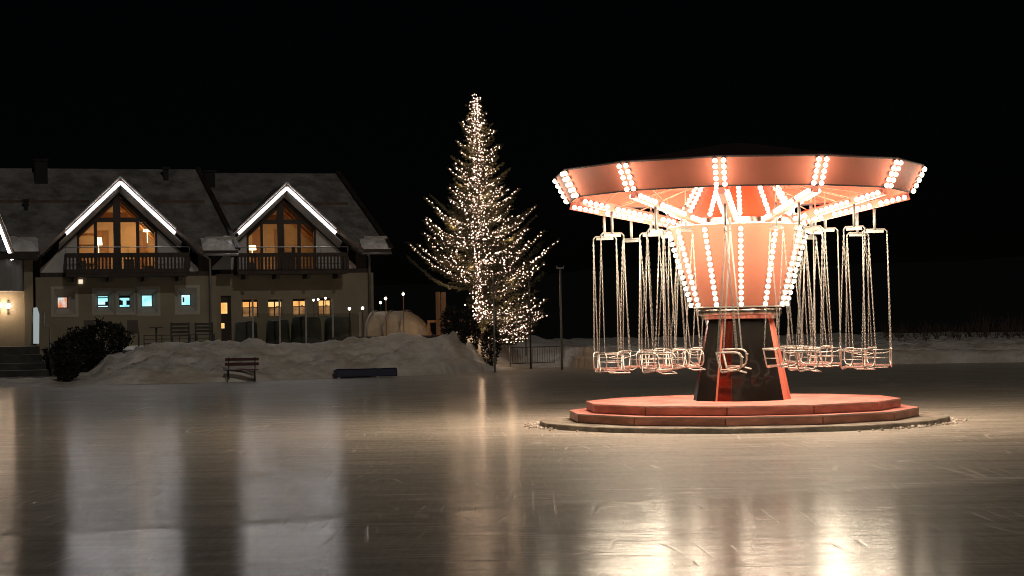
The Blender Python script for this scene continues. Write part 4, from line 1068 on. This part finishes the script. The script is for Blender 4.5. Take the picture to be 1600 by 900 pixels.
# leaning boards
b = MB()
def table(px, pyt, D, wpx, label):
    q = at(px, pyt, D); z0 = gz(q.x, D); t = thing('patio_table', label, 'table', (q.x, D, z0), PHI, 'tables along the left chalet')
    w = wpx / FPX * D / 2; b = MB(); b.box(-w, w, -w * .7, w * .7, q.z - z0 - .04, q.z - z0); b.build('table_top', M_['cover'], t)
    b = MB(); b.tube([(0, 0, .0), (0, 0, q.z - z0 - .042)], .04, 7); b.lathe([(.25, 0), (.25, .03), (.05, .06)], 12); b.build('leg', M_['dark_metal'], t)
def chair(px, pyt, D, label, m):
    q = at(px, pyt, D); z0 = gz(q.x, D); hh = q.z - z0; t = thing('patio_chair', label, 'chair', (q.x, D, z0), PHI, 'chairs along the left chalet')
    b = MB(); b.box(-.24, .24, -.22, .24, hh * .48, hh * .52); b.build('seat', M_[m], t)
    b = MB(); b.poly([(-.25, .22, hh * .5), (.25, .22, hh * .5), (.22, .32, hh), (-.22, .32, hh)], (0, .04, 0)); b.build('backrest', M_[m], t)
    for sx in (-.22, .22):
        for y in (-.2, .22): b = MB(); b.tube([(sx, y, 0), (sx, y, hh * .48)], .018, 5); b.build('leg', M_['dark_metal'], t)
def bench(px0, px1, pyt, D, label):
    a, c = at(px0, pyt, D), at(px1, pyt, D); z0 = gz(a.x, D); hh = a.z - z0; w = (c.x - a.x) / 2; t = thing('patio_bench', label, 'bench', ((a.x + c.x) / 2, D, z0), PHI, 'benches along the left chalet')
    b = MB(); b.box(-w, w, -.25, .2, hh * .46, hh * .5); b.build('seat', M_['cover'], t)
    b = MB()
    for k in range(3): b.box(-w, w, .2, .23, hh * (.58 + .15 * k), hh * (.68 + .15 * k))
    for s in (-w + .04, w - .04): b.box(s - .03, s + .03, .232, .27, 0, hh)
    b.build('backrest', M_['cover'], t)
    for s in (-w + .04, w - .04): b = MB(); b.box(s - .03, s + .03, -.22, -.16, 0, hh * .46); b.build('leg', M_['dark_metal'], t)
table(177, 511, 80.5, 20, 'small square table below the second blue window'); table(244, 511, 80.8, 20, 'small square table below the fourth blue window')
chair(140, 500, 80.5, 'dark chair nearest the leftmost blue window', 'furniture'); chair(208, 500, 80.5, 'dark chair below the third blue window', 'furniture')
bench(267, 297, 504, 81.2, 'slatted bench below the rightmost blue window'); bench(305, 334, 504, 81.8, 'slatted bench beside the downpipe between the chalets')
# low terrace railing in front of the left chalet
ra, rb_2 = at(225, 523, 79.6), at(335, 521, 80.6)
fe = thing('terrace_railing', 'low dark railing in front of the left chalet benches', 'railing', (ra.x, ra.y, gz(ra.x, ra.y)), math.atan2(rb_2.y - ra.y, rb_2.x - ra.x))
Lr = (rb_2 - ra).length; b = MB()
for z in (.15, .32, .48): b.bar((0, 0, z), (Lr, 0, z), .02, .03)
b.build('rail', M_['dark_metal'], fe)
for k in range(5): b = MB(); b.tube([(Lr * k / 4, 0, -.1), (Lr * k / 4, 0, .52)], .022, 6); b.build('post', M_['dark_metal'], fe)
# bare scrub on the right bank
b = MB()
for i in range(150):
    px = rnd(1380, 1660); q = at(px, 530, rnd(92, 104)); z = gz(q.x, q.y); hh = rnd(.3, 1.0) * (1.5 if abs(px - 1575) < 20 or abs(px - 1535) < 10 else 1)
    for k in range(5): b.tube([(q.x, q.y, z - .05), (q.x + rnd(-.4, .4), q.y + rnd(-.3, .3), z + hh * rnd(.6, 1))], [.012, .004], 3)
tag(b.build('dry_undergrowth', M_['bark']), 'bare twiggy undergrowth on the snow behind the right bank', 'undergrowth', None, 'stuff')

# ------------------------------------------------------------------ sky and fill light
w = bpy.data.worlds.new('World'); S.world = w; w.use_nodes = True
N = w.node_tree.nodes; L = w.node_tree.links
sky = N.new('ShaderNodeTexSky'); sky.sky_type = 'NISHITA'; sky.sun_disc = False
sky.sun_elevation = R(28); sky.sun_rotation = R(162)
N['Background'].inputs['Strength'].default_value = .00010
L.new(sky.outputs[0], N['Background'].inputs['Color'])
sl = bpy.data.lights.new('fill_sun', 'SUN'); sl.energy = .23; sl.angle = R(.5); sl.color = (1, .90, .79)  # warm sun lamp added as fill on the snow banks and facades
so = bpy.data.objects.new('fill_sun', sl); C.objects.link(so)
az_, el_ = R(162), R(28)
dirv = Vector((math.sin(az_) * math.cos(el_), math.cos(az_) * math.cos(el_), math.sin(el_)))
so.rotation_euler = (-dirv).to_track_quat('-Z', 'Y').to_euler()

# ------------------------------------------------------------------ render settings
S.render.engine = 'CYCLES'
S.view_settings.view_transform = 'Standard'; S.view_settings.look = 'None'; S.view_settings.exposure = 0.22; S.view_settings.gamma = 1
S.view_settings.use_curve_mapping = False
cy = S.cycles
cy.use_denoising = True
try: cy.denoiser = 'OPENIMAGEDENOISE'
except Exception: pass
cy.max_bounces = 6; cy.diffuse_bounces = 3; cy.glossy_bounces = 4; cy.transparent_max_bounces = 12
cy.sample_clamp_indirect = 6.0; cy.sample_clamp_direct = 0
cy.use_light_tree = True
cy.pixel_filter_type = 'BLACKMAN_HARRIS'; cy.filter_width = 1.05
cy.caustics_reflective = False; cy.caustics_refractive = False
cy.use_adaptive_sampling = False
